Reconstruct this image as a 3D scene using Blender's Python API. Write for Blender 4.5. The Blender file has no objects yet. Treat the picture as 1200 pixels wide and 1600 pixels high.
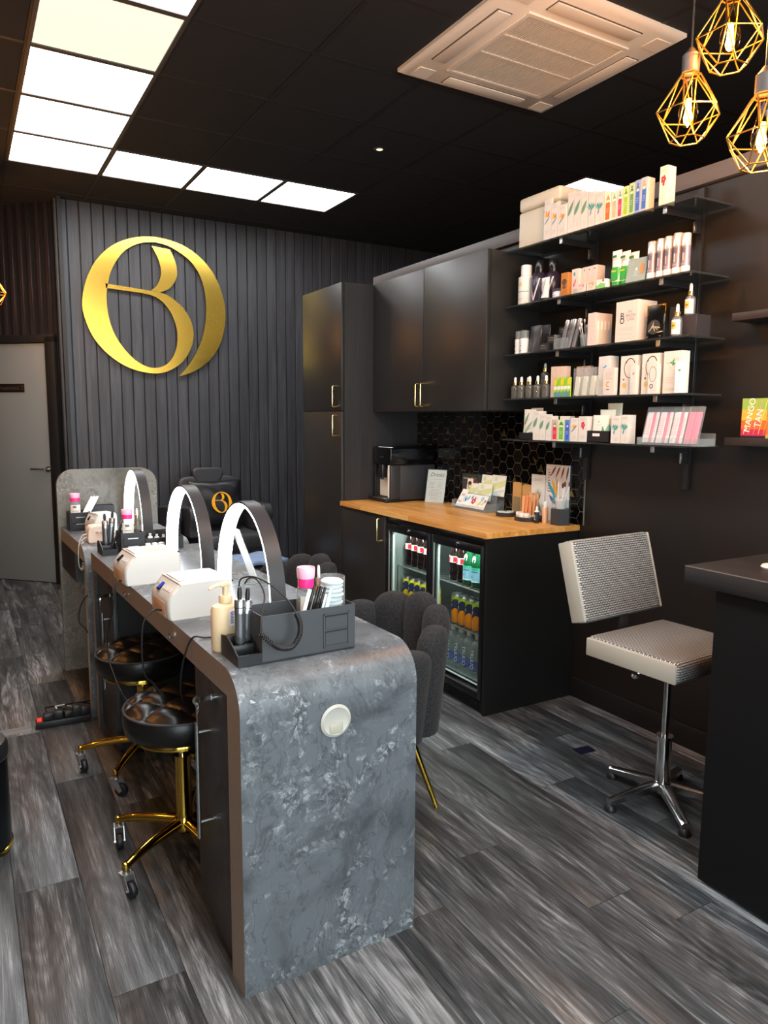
import bpy, bmesh, math, random
from mathutils import Vector, Matrix, Euler
random.seed(7)
PI = math.pi
scene = bpy.context.scene
COL = scene.collection

# ------------------------------------------------------------------ camera
cam_d = bpy.data.cameras.new('camera')
cam = bpy.data.objects.new('camera', cam_d)
COL.objects.link(cam)
scene.camera = cam
YAW, PITCH, ROLL = math.radians(30.187), math.radians(-7.249), math.radians(-0.379)
fwd = Vector((math.sin(YAW)*math.cos(PITCH), math.cos(YAW)*math.cos(PITCH), math.sin(PITCH)))
right = Vector((math.cos(YAW), -math.sin(YAW), 0))
down = fwd.cross(right)
r_ = math.cos(ROLL)*right + math.sin(ROLL)*down
d_ = -math.sin(ROLL)*right + math.cos(ROLL)*down
M = Matrix((r_, -d_, -fwd)).transposed().to_4x4()
M.translation = Vector((0, 0, 1.42))
cam.matrix_world = M
cam_d.sensor_fit = 'HORIZONTAL'
cam_d.sensor_width = 36
cam_d.lens = 1134.6/1200*36
cam_d.clip_start = 0.02

# ------------------------------------------------------------------ world, daylight, exposure
w = bpy.data.worlds.new('world'); scene.world = w; w.use_nodes = True
w.node_tree.nodes['Background'].inputs[0].default_value = (0.75, 0.85, 1.0, 1)
w.node_tree.nodes['Background'].inputs[1].default_value = 0.6
vs = scene.view_settings
vs.view_transform = 'Standard'; vs.look = 'None'; vs.gamma = 1.0; vs.use_curve_mapping = False
vs.exposure = 0.58
PANEL_E = 9.0
def area_light(name, loc, rot, sx, sy, power, color):
    l = bpy.data.lights.new(name, 'AREA'); l.shape = 'RECTANGLE'; l.size = sx; l.size_y = sy
    l.energy = power; l.color = color
    o = bpy.data.objects.new(name, l); COL.objects.link(o); o.location = loc; o.rotation_euler = rot
    return o
# daylight entering through the shopfront window behind the camera
area_light('daylight', (0.9, -1.55, 1.5), (math.radians(90), 0, 0), 4.0, 2.4, 180, (0.88, 0.94, 1.0))

# ------------------------------------------------------------------ materials
def lin(h):
    if isinstance(h, str):
        h = h.lstrip('#'); c = [int(h[i:i+2], 16)/255 for i in (0, 2, 4)]
    else:
        c = list(h)
    return tuple((x/12.92 if x <= 0.04045 else ((x+0.055)/1.055)**2.4) for x in c) + (1,)
MC = {}
def mat(name, color='#808080', rough=0.5, metal=0.0, trans=0.0, emit=None, es=0.0, bump=0.0, bscale=200.0,
        alpha=1.0, coat=0.0, ior=1.45, spec=0.5, sheen=0.0, var=0.0):
    if name in MC: return MC[name]
    m = bpy.data.materials.new(name); m.use_nodes = True
    nt = m.node_tree; b = nt.nodes['Principled BSDF']
    b.inputs['Base Color'].default_value = lin(color)
    b.inputs['Roughness'].default_value = rough
    b.inputs['Metallic'].default_value = metal
    b.inputs['Transmission Weight'].default_value = trans
    b.inputs['IOR'].default_value = ior
    b.inputs['Alpha'].default_value = alpha
    b.inputs['Coat Weight'].default_value = coat
    b.inputs['Specular IOR Level'].default_value = spec
    b.inputs['Sheen Weight'].default_value = sheen
    if emit:
        b.inputs['Emission Color'].default_value = lin(emit); b.inputs['Emission Strength'].default_value = es
    if bump or var:
        tc = nt.nodes.new('ShaderNodeTexCoord'); n = nt.nodes.new('ShaderNodeTexNoise')
        n.inputs['Scale'].default_value = bscale; n.inputs['Detail'].default_value = 3
        nt.links.new(tc.outputs['Object'], n.inputs['Vector'])
        if bump:
            bp = nt.nodes.new('ShaderNodeBump'); bp.inputs['Strength'].default_value = bump; bp.inputs['Distance'].default_value = 0.002
            nt.links.new(n.outputs['Fac'], bp.inputs['Height']); nt.links.new(bp.outputs['Normal'], b.inputs['Normal'])
        if var:
            mx = nt.nodes.new('ShaderNodeMix'); mx.data_type = 'RGBA'; mx.blend_type = 'MULTIPLY'
            mx.inputs[0].default_value = var
            mx.inputs[6].default_value = lin(color); nt.links.new(n.outputs['Fac'], mx.inputs[7])
            nt.links.new(mx.outputs[2], b.inputs['Base Color'])
    MC[name] = m
    return m
def card(h, rough=0.55):
    return mat('card_' + h.lstrip('#') + ('' if rough == .55 else '_%d' % (rough*100)), h, rough)

def nodes_of(name):
    m = bpy.data.materials.new(name); m.use_nodes = True; MC[name] = m
    return m, m.node_tree, m.node_tree.nodes, m.node_tree.links, m.node_tree.nodes['Principled BSDF']
def ramp(N, stops):
    r = N.new('ShaderNodeValToRGB'); e = r.color_ramp.elements
    e[0].position, e[0].color = stops[0][0], lin(stops[0][1]); e[1].position, e[1].color = stops[-1][0], lin(stops[-1][1])
    for p, c in stops[1:-1]:
        x = e.new(p); x.color = lin(c)
    return r

def wood_floor_mat():
    m, nt, N, L, b = nodes_of('charcoal_oak')
    tc = N.new('ShaderNodeTexCoord'); oi = N.new('ShaderNodeObjectInfo')
    off = N.new('ShaderNodeVectorMath'); off.operation = 'ADD'
    mul = N.new('ShaderNodeMath'); mul.operation = 'MULTIPLY'; mul.inputs[1].default_value = 37.0
    L.new(oi.outputs['Random'], mul.inputs[0]); L.new(tc.outputs['Object'], off.inputs[0]); L.new(mul.outputs[0], off.inputs[1])
    mp = N.new('ShaderNodeMapping'); mp.inputs['Scale'].default_value = (1, 0.07, 1); L.new(off.outputs[0], mp.inputs[0])
    n1 = N.new('ShaderNodeTexNoise'); n1.inputs['Scale'].default_value = 24; n1.inputs['Detail'].default_value = 7; n1.inputs['Roughness'].default_value = .72; n1.inputs['Distortion'].default_value = 1.1
    L.new(mp.outputs[0], n1.inputs['Vector'])
    mp2 = N.new('ShaderNodeMapping'); mp2.inputs['Scale'].default_value = (1, 0.022, 1); L.new(off.outputs[0], mp2.inputs[0])
    n2 = N.new('ShaderNodeTexNoise'); n2.inputs['Scale'].default_value = 380; n2.inputs['Detail'].default_value = 4; n2.inputs['Roughness'].default_value = .7
    L.new(mp2.outputs[0], n2.inputs['Vector'])
    # cathedral figure: concentric bands of a stretched low frequency field
    mp3 = N.new('ShaderNodeMapping'); mp3.inputs['Scale'].default_value = (1, 0.2, 1); L.new(off.outputs[0], mp3.inputs[0])
    n3 = N.new('ShaderNodeTexNoise'); n3.inputs['Scale'].default_value = 4.0; n3.inputs['Detail'].default_value = 2.2; L.new(mp3.outputs[0], n3.inputs['Vector'])
    s = N.new('ShaderNodeMath'); s.operation = 'MULTIPLY'; s.inputs[1].default_value = 150; L.new(n3.outputs['Fac'], s.inputs[0])
    sn = N.new('ShaderNodeMath'); sn.operation = 'SINE'; L.new(s.outputs[0], sn.inputs[0])
    a1 = N.new('ShaderNodeMath'); a1.operation = 'MULTIPLY_ADD'; a1.inputs[1].default_value = .028; L.new(sn.outputs[0], a1.inputs[0]); L.new(n1.outputs['Fac'], a1.inputs[2])
    a2 = N.new('ShaderNodeMath'); a2.operation = 'MULTIPLY_ADD'; a2.inputs[1].default_value = .60; L.new(n2.outputs['Fac'], a2.inputs[0]); L.new(a1.outputs[0], a2.inputs[2])
    a3 = N.new('ShaderNodeMath'); a3.operation = 'MULTIPLY_ADD'; a3.inputs[1].default_value = .10; L.new(oi.outputs['Random'], a3.inputs[0]); L.new(a2.outputs[0], a3.inputs[2])
    rp = ramp(N, [(.0, '#1d1e20'), (.36, '#36383a'), (.62, '#4f5153'), (1.0, '#8c8e90')])
    n4 = N.new('ShaderNodeTexNoise'); n4.inputs['Scale'].default_value = 6.5; n4.inputs['Detail'].default_value = 2; L.new(mp3.outputs[0], n4.inputs['Vector'])
    a4 = N.new('ShaderNodeMath'); a4.operation = 'MULTIPLY_ADD'; a4.inputs[1].default_value = .42; L.new(n4.outputs['Fac'], a4.inputs[0]); L.new(a3.outputs[0], a4.inputs[2])
    mr = N.new('ShaderNodeMapRange'); mr.inputs[1].default_value = .85; mr.inputs[2].default_value = 1.30; L.new(a4.outputs[0], mr.inputs[0]); L.new(mr.outputs[0], rp.inputs[0]); L.new(rp.outputs[0], b.inputs['Base Color'])
    rr = N.new('ShaderNodeMapRange'); rr.inputs[1].default_value = .4; rr.inputs[2].default_value = 1.0; rr.inputs[3].default_value = .50; rr.inputs[4].default_value = .38
    L.new(a2.outputs[0], rr.inputs[0]); L.new(rr.outputs[0], b.inputs['Roughness'])
    bp = N.new('ShaderNodeBump'); bp.inputs['Strength'].default_value = .06; bp.inputs['Distance'].default_value = .001
    L.new(a2.outputs[0], bp.inputs['Height']); L.new(bp.outputs['Normal'], b.inputs['Normal'])
    b.inputs['Specular IOR Level'].default_value = .5
    return m

def slate_mat(name='slate', dark='#34373a', mid='#565a5e', light='#a9adaf', rough=.40):
    m, nt, N, L, b = nodes_of(name)
    tc = N.new('ShaderNodeTexCoord')
    def noise(sc, det, ro, dist, vec):
        n = N.new('ShaderNodeTexNoise'); n.inputs['Scale'].default_value = sc; n.inputs['Detail'].default_value = det; n.inputs['Roughness'].default_value = ro; n.inputs['Distortion'].default_value = dist
        L.new(vec, n.inputs['Vector']); return n
    def mix(fac, c1, c2, mode='MIX'):
        x = N.new('ShaderNodeMix'); x.data_type = 'RGBA'; x.blend_type = mode
        for inp, v in ((0, fac), (6, c1), (7, c2)):
            if isinstance(v, float): x.inputs[inp].default_value = v
            elif isinstance(v, str): x.inputs[inp].default_value = lin(v)
            else: L.new(v, x.inputs[inp])
        return x.outputs[2]
    nz = noise(7, 3, .6, 0, tc.outputs['Object'])
    mv = N.new('ShaderNodeMix'); mv.data_type = 'VECTOR'; mv.inputs[0].default_value = .10
    L.new(tc.outputs['Object'], mv.inputs[4]); L.new(nz.outputs['Color'], mv.inputs[5])
    cloud = noise(5, 6, .62, .6, tc.outputs['Object'])
    base = ramp(N, [(.30, dark), (.5, mid), (.72, mid)]); L.new(cloud.outputs['Fac'], base.inputs[0])
    # flaky zones: fine broken shards, pale on dark
    vc = N.new('ShaderNodeTexVoronoi'); vc.inputs['Scale'].default_value = 62; L.new(mv.outputs[1], vc.inputs['Vector'])
    ve = N.new('ShaderNodeTexVoronoi'); ve.feature = 'DISTANCE_TO_EDGE'; ve.inputs['Scale'].default_value = 62; L.new(mv.outputs[1], ve.inputs['Vector'])
    fine = noise(95, 5, .75, 1.2, mv.outputs[1])
    sv = N.new('ShaderNodeSeparateColor'); L.new(vc.outputs['Color'], sv.inputs[0])
    fm = N.new('ShaderNodeMath'); fm.operation = 'MULTIPLY_ADD'; fm.inputs[1].default_value = .32; L.new(sv.outputs[0], fm.inputs[0]); L.new(fine.outputs['Fac'], fm.inputs[2])
    sh = ramp(N, [(.42, dark), (.66, mid), (.94, light)]); L.new(fm.outputs[0], sh.inputs[0])
    er = ramp(N, [(.0, '#787878'), (.06, '#ffffff')]); L.new(ve.outputs['Distance'], er.inputs[0])
    shards = mix(.75, sh.outputs[0], er.outputs[0], 'MULTIPLY')
    zone = noise(5.5, 5, .62, 1.6, tc.outputs['Object'])
    zr = ramp(N, [(.49, '#000000'), (.60, '#f2f2f2')]); L.new(zone.outputs['Fac'], zr.inputs[0])
    col = mix(zr.outputs[0], base.outputs[0], shards)
    # thin light and dark veins along one diagonal
    mp = N.new('ShaderNodeMapping'); mp.inputs['Rotation'].default_value = (.35, .7, .3); mp.inputs['Scale'].default_value = (1, 1, .25); L.new(mv.outputs[1], mp.inputs[0])
    for sc, c, wd, lo in ((9, light, .008, .32), (15, dark, .016, .8)):
        v = noise(sc, 4, .55, .8, mp.outputs[0])
        d = N.new('ShaderNodeMath'); d.operation = 'SUBTRACT'; d.inputs[1].default_value = .5; L.new(v.outputs['Fac'], d.inputs[0])
        ab = N.new('ShaderNodeMath'); ab.operation = 'ABSOLUTE'; L.new(d.outputs[0], ab.inputs[0])
        g = ramp(N, [(0, (lo, lo, lo)), (wd, '#000000')]); L.new(ab.outputs[0], g.inputs[0])
        col = mix(g.outputs[0], col, c)
    L.new(col, b.inputs['Base Color'])
    b.inputs['Roughness'].default_value = rough
    bp = N.new('ShaderNodeBump'); bp.inputs['Strength'].default_value = .15; bp.inputs['Distance'].default_value = .001; L.new(fm.outputs[0], bp.inputs['Height']); L.new(bp.outputs[0], b.inputs['Normal'])
    return m

def grain_mat(name, c0, c1, c2, axis, scale=10.0, stretch=.06, rough=.45, bump=.15, rnd=True):
    m, nt, N, L, b = nodes_of(name)
    tc = N.new('ShaderNodeTexCoord'); oi = N.new('ShaderNodeObjectInfo')
    add = N.new('ShaderNodeVectorMath'); add.operation = 'ADD'
    mul = N.new('ShaderNodeMath'); mul.operation = 'MULTIPLY'; mul.inputs[1].default_value = 23.0 if rnd else 0
    L.new(oi.outputs['Random'], mul.inputs[0]); L.new(tc.outputs['Object'], add.inputs[0]); L.new(mul.outputs[0], add.inputs[1])
    mp = N.new('ShaderNodeMapping'); sc = [1, 1, 1]; sc[axis] = stretch; mp.inputs['Scale'].default_value = sc; L.new(add.outputs[0], mp.inputs[0])
    n = N.new('ShaderNodeTexNoise'); n.inputs['Scale'].default_value = scale; n.inputs['Detail'].default_value = 7; n.inputs['Roughness'].default_value = .65; n.inputs['Distortion'].default_value = .9
    L.new(mp.outputs[0], n.inputs['Vector'])
    a = N.new('ShaderNodeMath'); a.operation = 'MULTIPLY_ADD'; a.inputs[1].default_value = .12 if rnd else 0; L.new(oi.outputs['Random'], a.inputs[0]); L.new(n.outputs['Fac'], a.inputs[2])
    r = ramp(N, [(.33, c0), (.55, c1), (.78, c2)]); L.new(a.outputs[0], r.inputs[0]); L.new(r.outputs[0], b.inputs['Base Color'])
    b.inputs['Roughness'].default_value = rough
    bp = N.new('ShaderNodeBump'); bp.inputs['Strength'].default_value = bump; bp.inputs['Distance'].default_value = .002; L.new(n.outputs['Fac'], bp.inputs['Height']); L.new(bp.outputs[0], b.inputs['Normal'])
    return m

def weave_mat():
    m, nt, N, L, b = nodes_of('woven_vinyl')
    tc = N.new('ShaderNodeTexCoord')
    mp = N.new('ShaderNodeMapping'); mp.inputs['Scale'].default_value = (1, 1, 1); L.new(tc.outputs['UV'], mp.inputs[0])
    br = N.new('ShaderNodeTexBrick'); br.inputs['Scale'].default_value = 1.0; br.offset = .5
    br.inputs['Brick Width'].default_value = .015; br.inputs['Row Height'].default_value = .0085; br.inputs['Mortar Size'].default_value = .0022; br.inputs['Mortar Smooth'].default_value = 1.0
    L.new(mp.outputs[0], br.inputs['Vector'])
    r = ramp(N, [(.0, '#aeadaa'), (1.0, '#2a2827')]); L.new(br.outputs['Fac'], r.inputs[0]); L.new(r.outputs[0], b.inputs['Base Color'])
    b.inputs['Roughness'].default_value = .34; b.inputs['Metallic'].default_value = .35
    inv = N.new('ShaderNodeMath'); inv.operation = 'SUBTRACT'; inv.inputs[0].default_value = 1; L.new(br.outputs['Fac'], inv.inputs[1])
    bp = N.new('ShaderNodeBump'); bp.inputs['Strength'].default_value = .9; bp.inputs['Distance'].default_value = .003; L.new(inv.outputs[0], bp.inputs['Height']); L.new(bp.outputs[0], b.inputs['Normal'])
    return m

FLOOR = wood_floor_mat()
SLATE = slate_mat()
SLATE2 = slate_mat('slate_dark', '#1d1e20', '#303236', '#4a4c50', .45)
PANELSTONE = slate_mat('concrete_panel', '#57564f', '#76756d', '#8e8d86', .5)
SLATEEDGELIT = mat('slate_edge_warm_lit', '#8a8178', .4, bump=.1, var=.3, bscale=60)  # brownish, lighter tone of warm light from the left, put into the edge colour
BOARD = grain_mat('black_board', '#252528', '#333337', '#45454a', 2, 26, .05, .5, .25)
BATTEN = grain_mat('dark_batten', '#191416', '#241c1e', '#2f2628', 2, 30, .05, .5, .2)
WORKTOP = grain_mat('oak_block', '#a86a2c', '#cf9248', '#e6b36c', 1, 22, .05, .38, .05, True)
BLACKGRAIN = grain_mat('black_grain', '#161414', '#221f1f', '#312c2b', 1, 30, .05, .45, .1, False)
SIDEGRAIN = grain_mat('black_side_grain', '#1b1818', '#262222', '#302b2b', 2, 40, .04, .5, .15, False)
WEAVE = weave_mat()
BLACKWALL = mat('black_wall', '#1e1a18', .42, var=.12, bscale=3, bump=.04)
CEIL = mat('ceiling_tile_black', '#232529', .8, bump=.25, bscale=160)
CEILBAR = mat('ceiling_bar', '#2b2728', .5)
CABINET = mat('cabinet_black', '#282624', .37, bump=.02, bscale=400)
BLACKMATT = mat('black_matt', '#151516', .55)
BLACKGLOSS = mat('black_gloss', '#0a0a0b', .12)
BLACKPLASTIC = mat('black_plastic', '#1c1c1e', .4, bump=.05, bscale=600)
GREYPLASTIC = mat('charcoal_plastic', '#303134', .5)
GOLD = mat('polished_gold', '#d9b24e', .12, 1.0)
GOLDBRUSH = mat('gold_mirror', '#d8b450', .24, 1.0)
BRASS = mat('brass', '#e8cf8c', .22, 1.0)
CHROME = mat('chrome', '#d9dadc', .12, 1.0)
STEEL = mat('steel', '#b9babb', .3, 1.0)
ALU = mat('brushed_aluminium', '#c2c2c0', .38, 1.0)
LEATHER = mat('black_leather', '#151414', .30, bump=.2, bscale=350)
LEATHERSOFT = mat('black_vinyl', '#333336', .45, bump=.15, bscale=250)
BOUCLE = mat('grey_boucle', '#3c3b3c', 1.0, bump=1.0, bscale=150, sheen=.05, var=1.0, spec=.1)
GLASS = mat('clear_glass', '#ffffff', .02, trans=1.0, ior=1.45)
ACRYL = mat('clear_acrylic', '#f4f8f8', .04, trans=1.0, ior=1.2)
SHELFGLASS = mat('smoked_shelf_glass', '#3e403f', .04, trans=.85, ior=1.5)
WHITEPL = mat('white_plastic', '#c8c7c2', .3)
CREAM = mat('cream_plastic', '#d6cbb4', .42)
WHITE = card('#efece6')
BLACKC = card('#141415')
def led_mat():
    return mat('led_strip', '#ffffff', .5, emit='#f4f9ff', es=9.0)

def pane_mat(name, tint, fres=1.5, rough=.02, haze=0.0):
    m, nt, N, L, b = nodes_of(name)
    tr = N.new('ShaderNodeBsdfTransparent'); tr.inputs[0].default_value = lin(tint)
    gl = N.new('ShaderNodeBsdfGlossy'); gl.inputs['Roughness'].default_value = rough
    lw = N.new('ShaderNodeLayerWeight'); lw.inputs[0].default_value = .5
    pw = N.new('ShaderNodeMath'); pw.operation = 'POWER'; pw.inputs[1].default_value = 5; L.new(lw.outputs['Facing'], pw.inputs[0])
    fr = N.new('ShaderNodeMath'); fr.operation = 'MULTIPLY_ADD'; fr.inputs[1].default_value = .9; fr.inputs[2].default_value = ((fres-1)/(fres+1))**2; L.new(pw.outputs[0], fr.inputs[0])
    mx = N.new('ShaderNodeMixShader'); L.new(fr.outputs[0], mx.inputs[0]); L.new(tr.outputs[0], mx.inputs[1]); L.new(gl.outputs[0], mx.inputs[2])
    out = N['Material Output']
    if haze:
        df = N.new('ShaderNodeBsdfDiffuse'); df.inputs[0].default_value = lin('#e8ecec')
        m2 = N.new('ShaderNodeMixShader'); m2.inputs[0].default_value = haze
        L.new(mx.outputs[0], m2.inputs[1]); L.new(df.outputs[0], m2.inputs[2]); L.new(m2.outputs[0], out.inputs[0])
    else:
        L.new(mx.outputs[0], out.inputs[0])
    N.remove(b)
    return m
PANE = pane_mat('door_glass', '#eef2f0')
ACRYLIC = pane_mat('acrylic_sheet', '#f2f6f6', 1.4, .03, .10)
CLEARBOTTLE = pane_mat('clear_bottle', '#dfe6e6', 1.45, .04, .14)
AMBER = pane_mat('amber_glass', '#b9a25c', 1.45, .04, .10)
GREENGLASS = pane_mat('green_glass', '#1d5a3a', 1.45, .05, .05)
SHELFPANE = pane_mat('shelf_glass', '#b0b6b2', 1.5, .03, .03)
PLASTICWRAP = pane_mat('clear_wrap', '#f4f4f4', 1.5, .15, .12)

# ------------------------------------------------------------------ mesh toolkit
class MB:
    def __init__(s):
        s.v = []; s.f = []; s.fm = []; s.mats = []; s.uv = {}
    def mi(s, m):
        if m not in s.mats: s.mats.append(m)
        return s.mats.index(m)
    def add(s, vs, fs, m, T=None):
        o = len(s.v)
        s.v += [tuple(T @ Vector(p)) if T else tuple(p) for p in vs]
        k = s.mi(m)
        for f in fs:
            s.f.append(tuple(o+i for i in f)); s.fm.append(k)
        return s
    def box(s, c, d, m, rz=0, bev=0, seg=2, T=None):
        R = Matrix.Translation(Vector(c)) @ Matrix.Rotation(rz, 4, 'Z') if rz else Matrix.Translation(Vector(c))
        if T: R = T @ R
        if bev:
            b = bmesh.new(); bmesh.ops.create_cube(b, size=1)
            bmesh.ops.scale(b, vec=Vector(d), verts=b.verts)
            bmesh.ops.bevel(b, geom=list(b.edges), offset=bev, segments=seg, affect='EDGES', profile=.5)
            b.verts.index_update()
            s.add([v.co[:] for v in b.verts], [[v.index for v in f.verts] for f in b.faces], m, R); b.free()
        else:
            x, y, z = d[0]/2, d[1]/2, d[2]/2
            s.add([(-x,-y,-z),(x,-y,-z),(x,y,-z),(-x,y,-z),(-x,-y,z),(x,-y,z),(x,y,z),(-x,y,z)],
                  [(0,3,2,1),(4,5,6,7),(0,1,5,4),(1,2,6,5),(2,3,7,6),(3,0,4,7)], m, R)
        return s
    def lo(s, x0, x1, y0, y1, z0, z1, m, bev=0, seg=2, T=None):
        return s.box(((x0+x1)/2, (y0+y1)/2, (z0+z1)/2), (x1-x0, y1-y0, z1-z0), m, 0, bev, seg, T)
    def lathe(s, prof, m, n=20, c=(0,0,0), T=None, sx=1, sy=1):
        vs = []; fs = []; idx = []
        for r, z in prof:
            if r < 1e-6: idx.append([len(vs)]); vs.append((c[0], c[1], c[2]+z))
            else:
                idx.append(list(range(len(vs), len(vs)+n)))
                for i in range(n):
                    a = 2*PI*i/n; vs.append((c[0]+r*math.cos(a)*sx, c[1]+r*math.sin(a)*sy, c[2]+z))
        for a, b in zip(idx[:-1], idx[1:]):
            if len(a) == 1 and len(b) == 1: continue
            for i in range(n):
                j = (i+1) % n
                if len(a) == 1: fs.append((a[0], b[j], b[i]))
                elif len(b) == 1: fs.append((a[i], a[j], b[0]))
                else: fs.append((a[i], a[j], b[j], b[i]))
        return s.add(vs, fs, m, T)
    def cyl(s, p0, p1, r, m, n=14, r1=None, T=None):
        p0 = Vector(p0); p1 = Vector(p1); d = p1-p0
        R = Matrix.Translation(p0) @ d.to_track_quat('Z', 'Y').to_matrix().to_4x4()
        if T: R = T @ R
        r1 = r if r1 is None else r1
        return s.lathe([(0, 0), (r, 0), (r1, d.length), (0, d.length)], m, n, T=R)
    def tube(s, pts, r, m, n=8, closed=False, T=None):
        pts = [Vector(p) for p in pts]; N = len(pts); vs = []; fs = []
        rs = r if isinstance(r, (list, tuple)) else [r]*N
        up = None
        for i, p in enumerate(pts):
            if closed: t = pts[(i+1) % N]-pts[i-1]
            else: t = pts[min(i+1, N-1)]-pts[max(i-1, 0)]
            t.normalize()
            if up is None:
                up = Vector((0, 0, 1)) if abs(t.z) < .9 else Vector((1, 0, 0))
            sd = t.cross(up)
            if sd.length < 1e-4: sd = t.orthogonal()
            sd.normalize(); up = sd.cross(t).normalized()
            for k in range(n):
                a = 2*PI*k/n; vs.append(p+(sd*math.cos(a)+up*math.sin(a))*rs[i])
        for i in range(N if closed else N-1):
            j = (i+1) % N
            for k in range(n):
                l = (k+1) % n; fs.append((i*n+k, i*n+l, j*n+l, j*n+k))
        if not closed:
            fs.append(tuple(range(n-1, -1, -1))); fs.append(tuple((N-1)*n+k for k in range(n)))
        return s.add(vs, fs, m, T)
    def prism(s, poly, z0, z1, m, T=None, cap=True):
        n = len(poly); vs = [(x, y, z0) for x, y in poly]+[(x, y, z1) for x, y in poly]
        fs = [(i, (i+1) % n, n+(i+1) % n, n+i) for i in range(n)]
        if cap: fs += [tuple(range(n-1, -1, -1)), tuple(range(n, 2*n))]
        return s.add(vs, fs, m, T)
    def poly(s, pts, m, T=None):
        return s.add(pts, [tuple(range(len(pts)))], m, T)
    def grid(s, rows, m, T=None, closed=False):
        nr = len(rows); nc = len(rows[0]); vs = [p for r in rows for p in r]; fs = []
        for i in range(nr-1):
            for j in range(nc if closed else nc-1):
                k = (j+1) % nc; fs.append((i*nc+j, i*nc+k, (i+1)*nc+k, (i+1)*nc+j))
        return s.add(vs, fs, m, T)
    def mesh(s, name, ang=38, fix=True):
        me = bpy.data.meshes.new(name); me.from_pydata(s.v, [], s.f)
        for m in s.mats: me.materials.append(m)
        me.polygons.foreach_set('material_index', s.fm)
        me.polygons.foreach_set('use_smooth', [True]*len(s.f))
        me.update()
        if fix:
            b = bmesh.new(); b.from_mesh(me); bmesh.ops.recalc_face_normals(b, faces=b.faces); b.to_mesh(me); b.free()
        me.set_sharp_from_angle(angle=math.radians(ang))
        return me
    def build(s, name, parent=None, loc=(0,0,0), rot=(0,0,0), ang=38, label=None, fix=True):
        o = bpy.data.objects.new(name, s.mesh(name, ang, fix)); COL.objects.link(o)
        o.parent = parent; o.location = loc; o.rotation_euler = rot
        if label: o['label'] = label
        return o
def thing(name, label, cat, loc=(0,0,0), rz=0, group=None):
    o = bpy.data.objects.new(name, None); COL.objects.link(o); o.empty_display_size = .05
    o.location = loc; o.rotation_euler = (0, 0, rz)
    return tag(o, label, cat, group)
def tag(o, label, cat, group=None):
    o['label'] = label; o['category'] = cat
    if group: o['group'] = group
    return o
def struct(o):
    o['kind'] = 'structure'; return o
def inst(name, me, parent, loc, rot=(0,0,0)):
    o = bpy.data.objects.new(name, me); COL.objects.link(o); o.parent = parent; o.location = loc; o.rotation_euler = rot
    return o
TXT = {}
def text(mb, s, size, m, T, align='CENTER', ext=0.0, shear=0.0):
    key = (s, align, ext, shear)
    if key not in TXT:
        cu = bpy.data.curves.new('t', 'FONT'); cu.body = s; cu.size = 1; cu.align_x = align; cu.align_y = 'CENTER'; cu.extrude = ext; cu.shear = shear
        cu.resolution_u = 3
        o = bpy.data.objects.new('t', cu); COL.objects.link(o)
        dg = bpy.context.evaluated_depsgraph_get()
        me = bpy.data.meshes.new_from_object(o.evaluated_get(dg))
        TXT[key] = ([v.co.copy() for v in me.vertices], [tuple(p.vertices) for p in me.polygons])
        bpy.data.objects.remove(o); bpy.data.meshes.remove(me); bpy.data.curves.remove(cu)
    vs, fs = TXT[key]
    mb.add([v*size for v in vs], fs, m, T)
def RZ(a): return Matrix.Rotation(a, 4, 'Z')
def RX(a): return Matrix.Rotation(a, 4, 'X')
def RY(a): return Matrix.Rotation(a, 4, 'Y')
def TR(x, y, z): return Matrix.Translation((x, y, z))
# frame whose local XY plane is a vertical surface facing -Y: x right, y up
def FRONT(x=0, y=0, z=0): return TR(x, y, z) @ RX(PI/2)

# ------------------------------------------------------------------ the room
WX = 2.689            # partition wall face
CZ = 3.155            # ceiling
YB = 6.56             # back wall face
YF = -1.2             # shopfront
XL, XR = -1.5, 6.2

# floor: sub floor and planks
fl = struct(MB().lo(XL-.1, XR+.1, YF-.1, 9.0, -.1, -.004, mat('subfloor', '#1a1a1a', .8)).build('floor'))
PW, PL = .182, 1.22
plank_cache = {}
def plank(L):
    k = round(L, 3)
    if k not in plank_cache:
        b = MB(); g = .0007; e = .0018
        x, y = PW/2-g, L/2-g
        b.add([(-x,-y,-.004),(x,-y,-.004),(x,y,-.004),(-x,y,-.004),(-x,-y,-.0010),(x,-y,-.0010),(x,y,-.0010),(-x,y,-.0010),
               (-x+e,-y+e,0),(x-e,-y+e,0),(x-e,y-e,0),(-x+e,y-e,0)],
              [(0,1,5,4),(1,2,6,5),(2,3,7,6),(3,0,4,7),(4,5,9,8),(5,6,10,9),(6,7,11,10),(7,4,8,11),(8,9,10,11)], FLOOR)
        plank_cache[k] = b.mesh('plank')
    return plank_cache[k]
rest = []
rp = random.Random(3)
x = -.12-PW*8
i = 0
while x < 3.0:
    off = [0, .43, .83, .2, .66, 1.02][i % 6] + rp.uniform(-.06, .06)
    y = YF - off
    while y < 7.4:
        y0, y1 = max(y, YF), min(y+PL, 7.4)
        if y1-y0 > .06:
            inst('plank', plank(y1-y0), fl, (x+PW/2, (y0+y1)/2, 0))
        y += PL
    x += PW; i += 1
# floor of the space behind the partition
b = MB()
b.lo(3.0, XR, YF, 7.4, -.004, -.0002, FLOOR); b.lo(XL, -.12-PW*8, YF, 9, -.004, -.0002, FLOOR); b.lo(-.12-PW*8, .8, 7.4, 9, -.004, -.0002, FLOOR)
b.build('plank_surface', fl)['kind'] = 'stuff'

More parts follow.
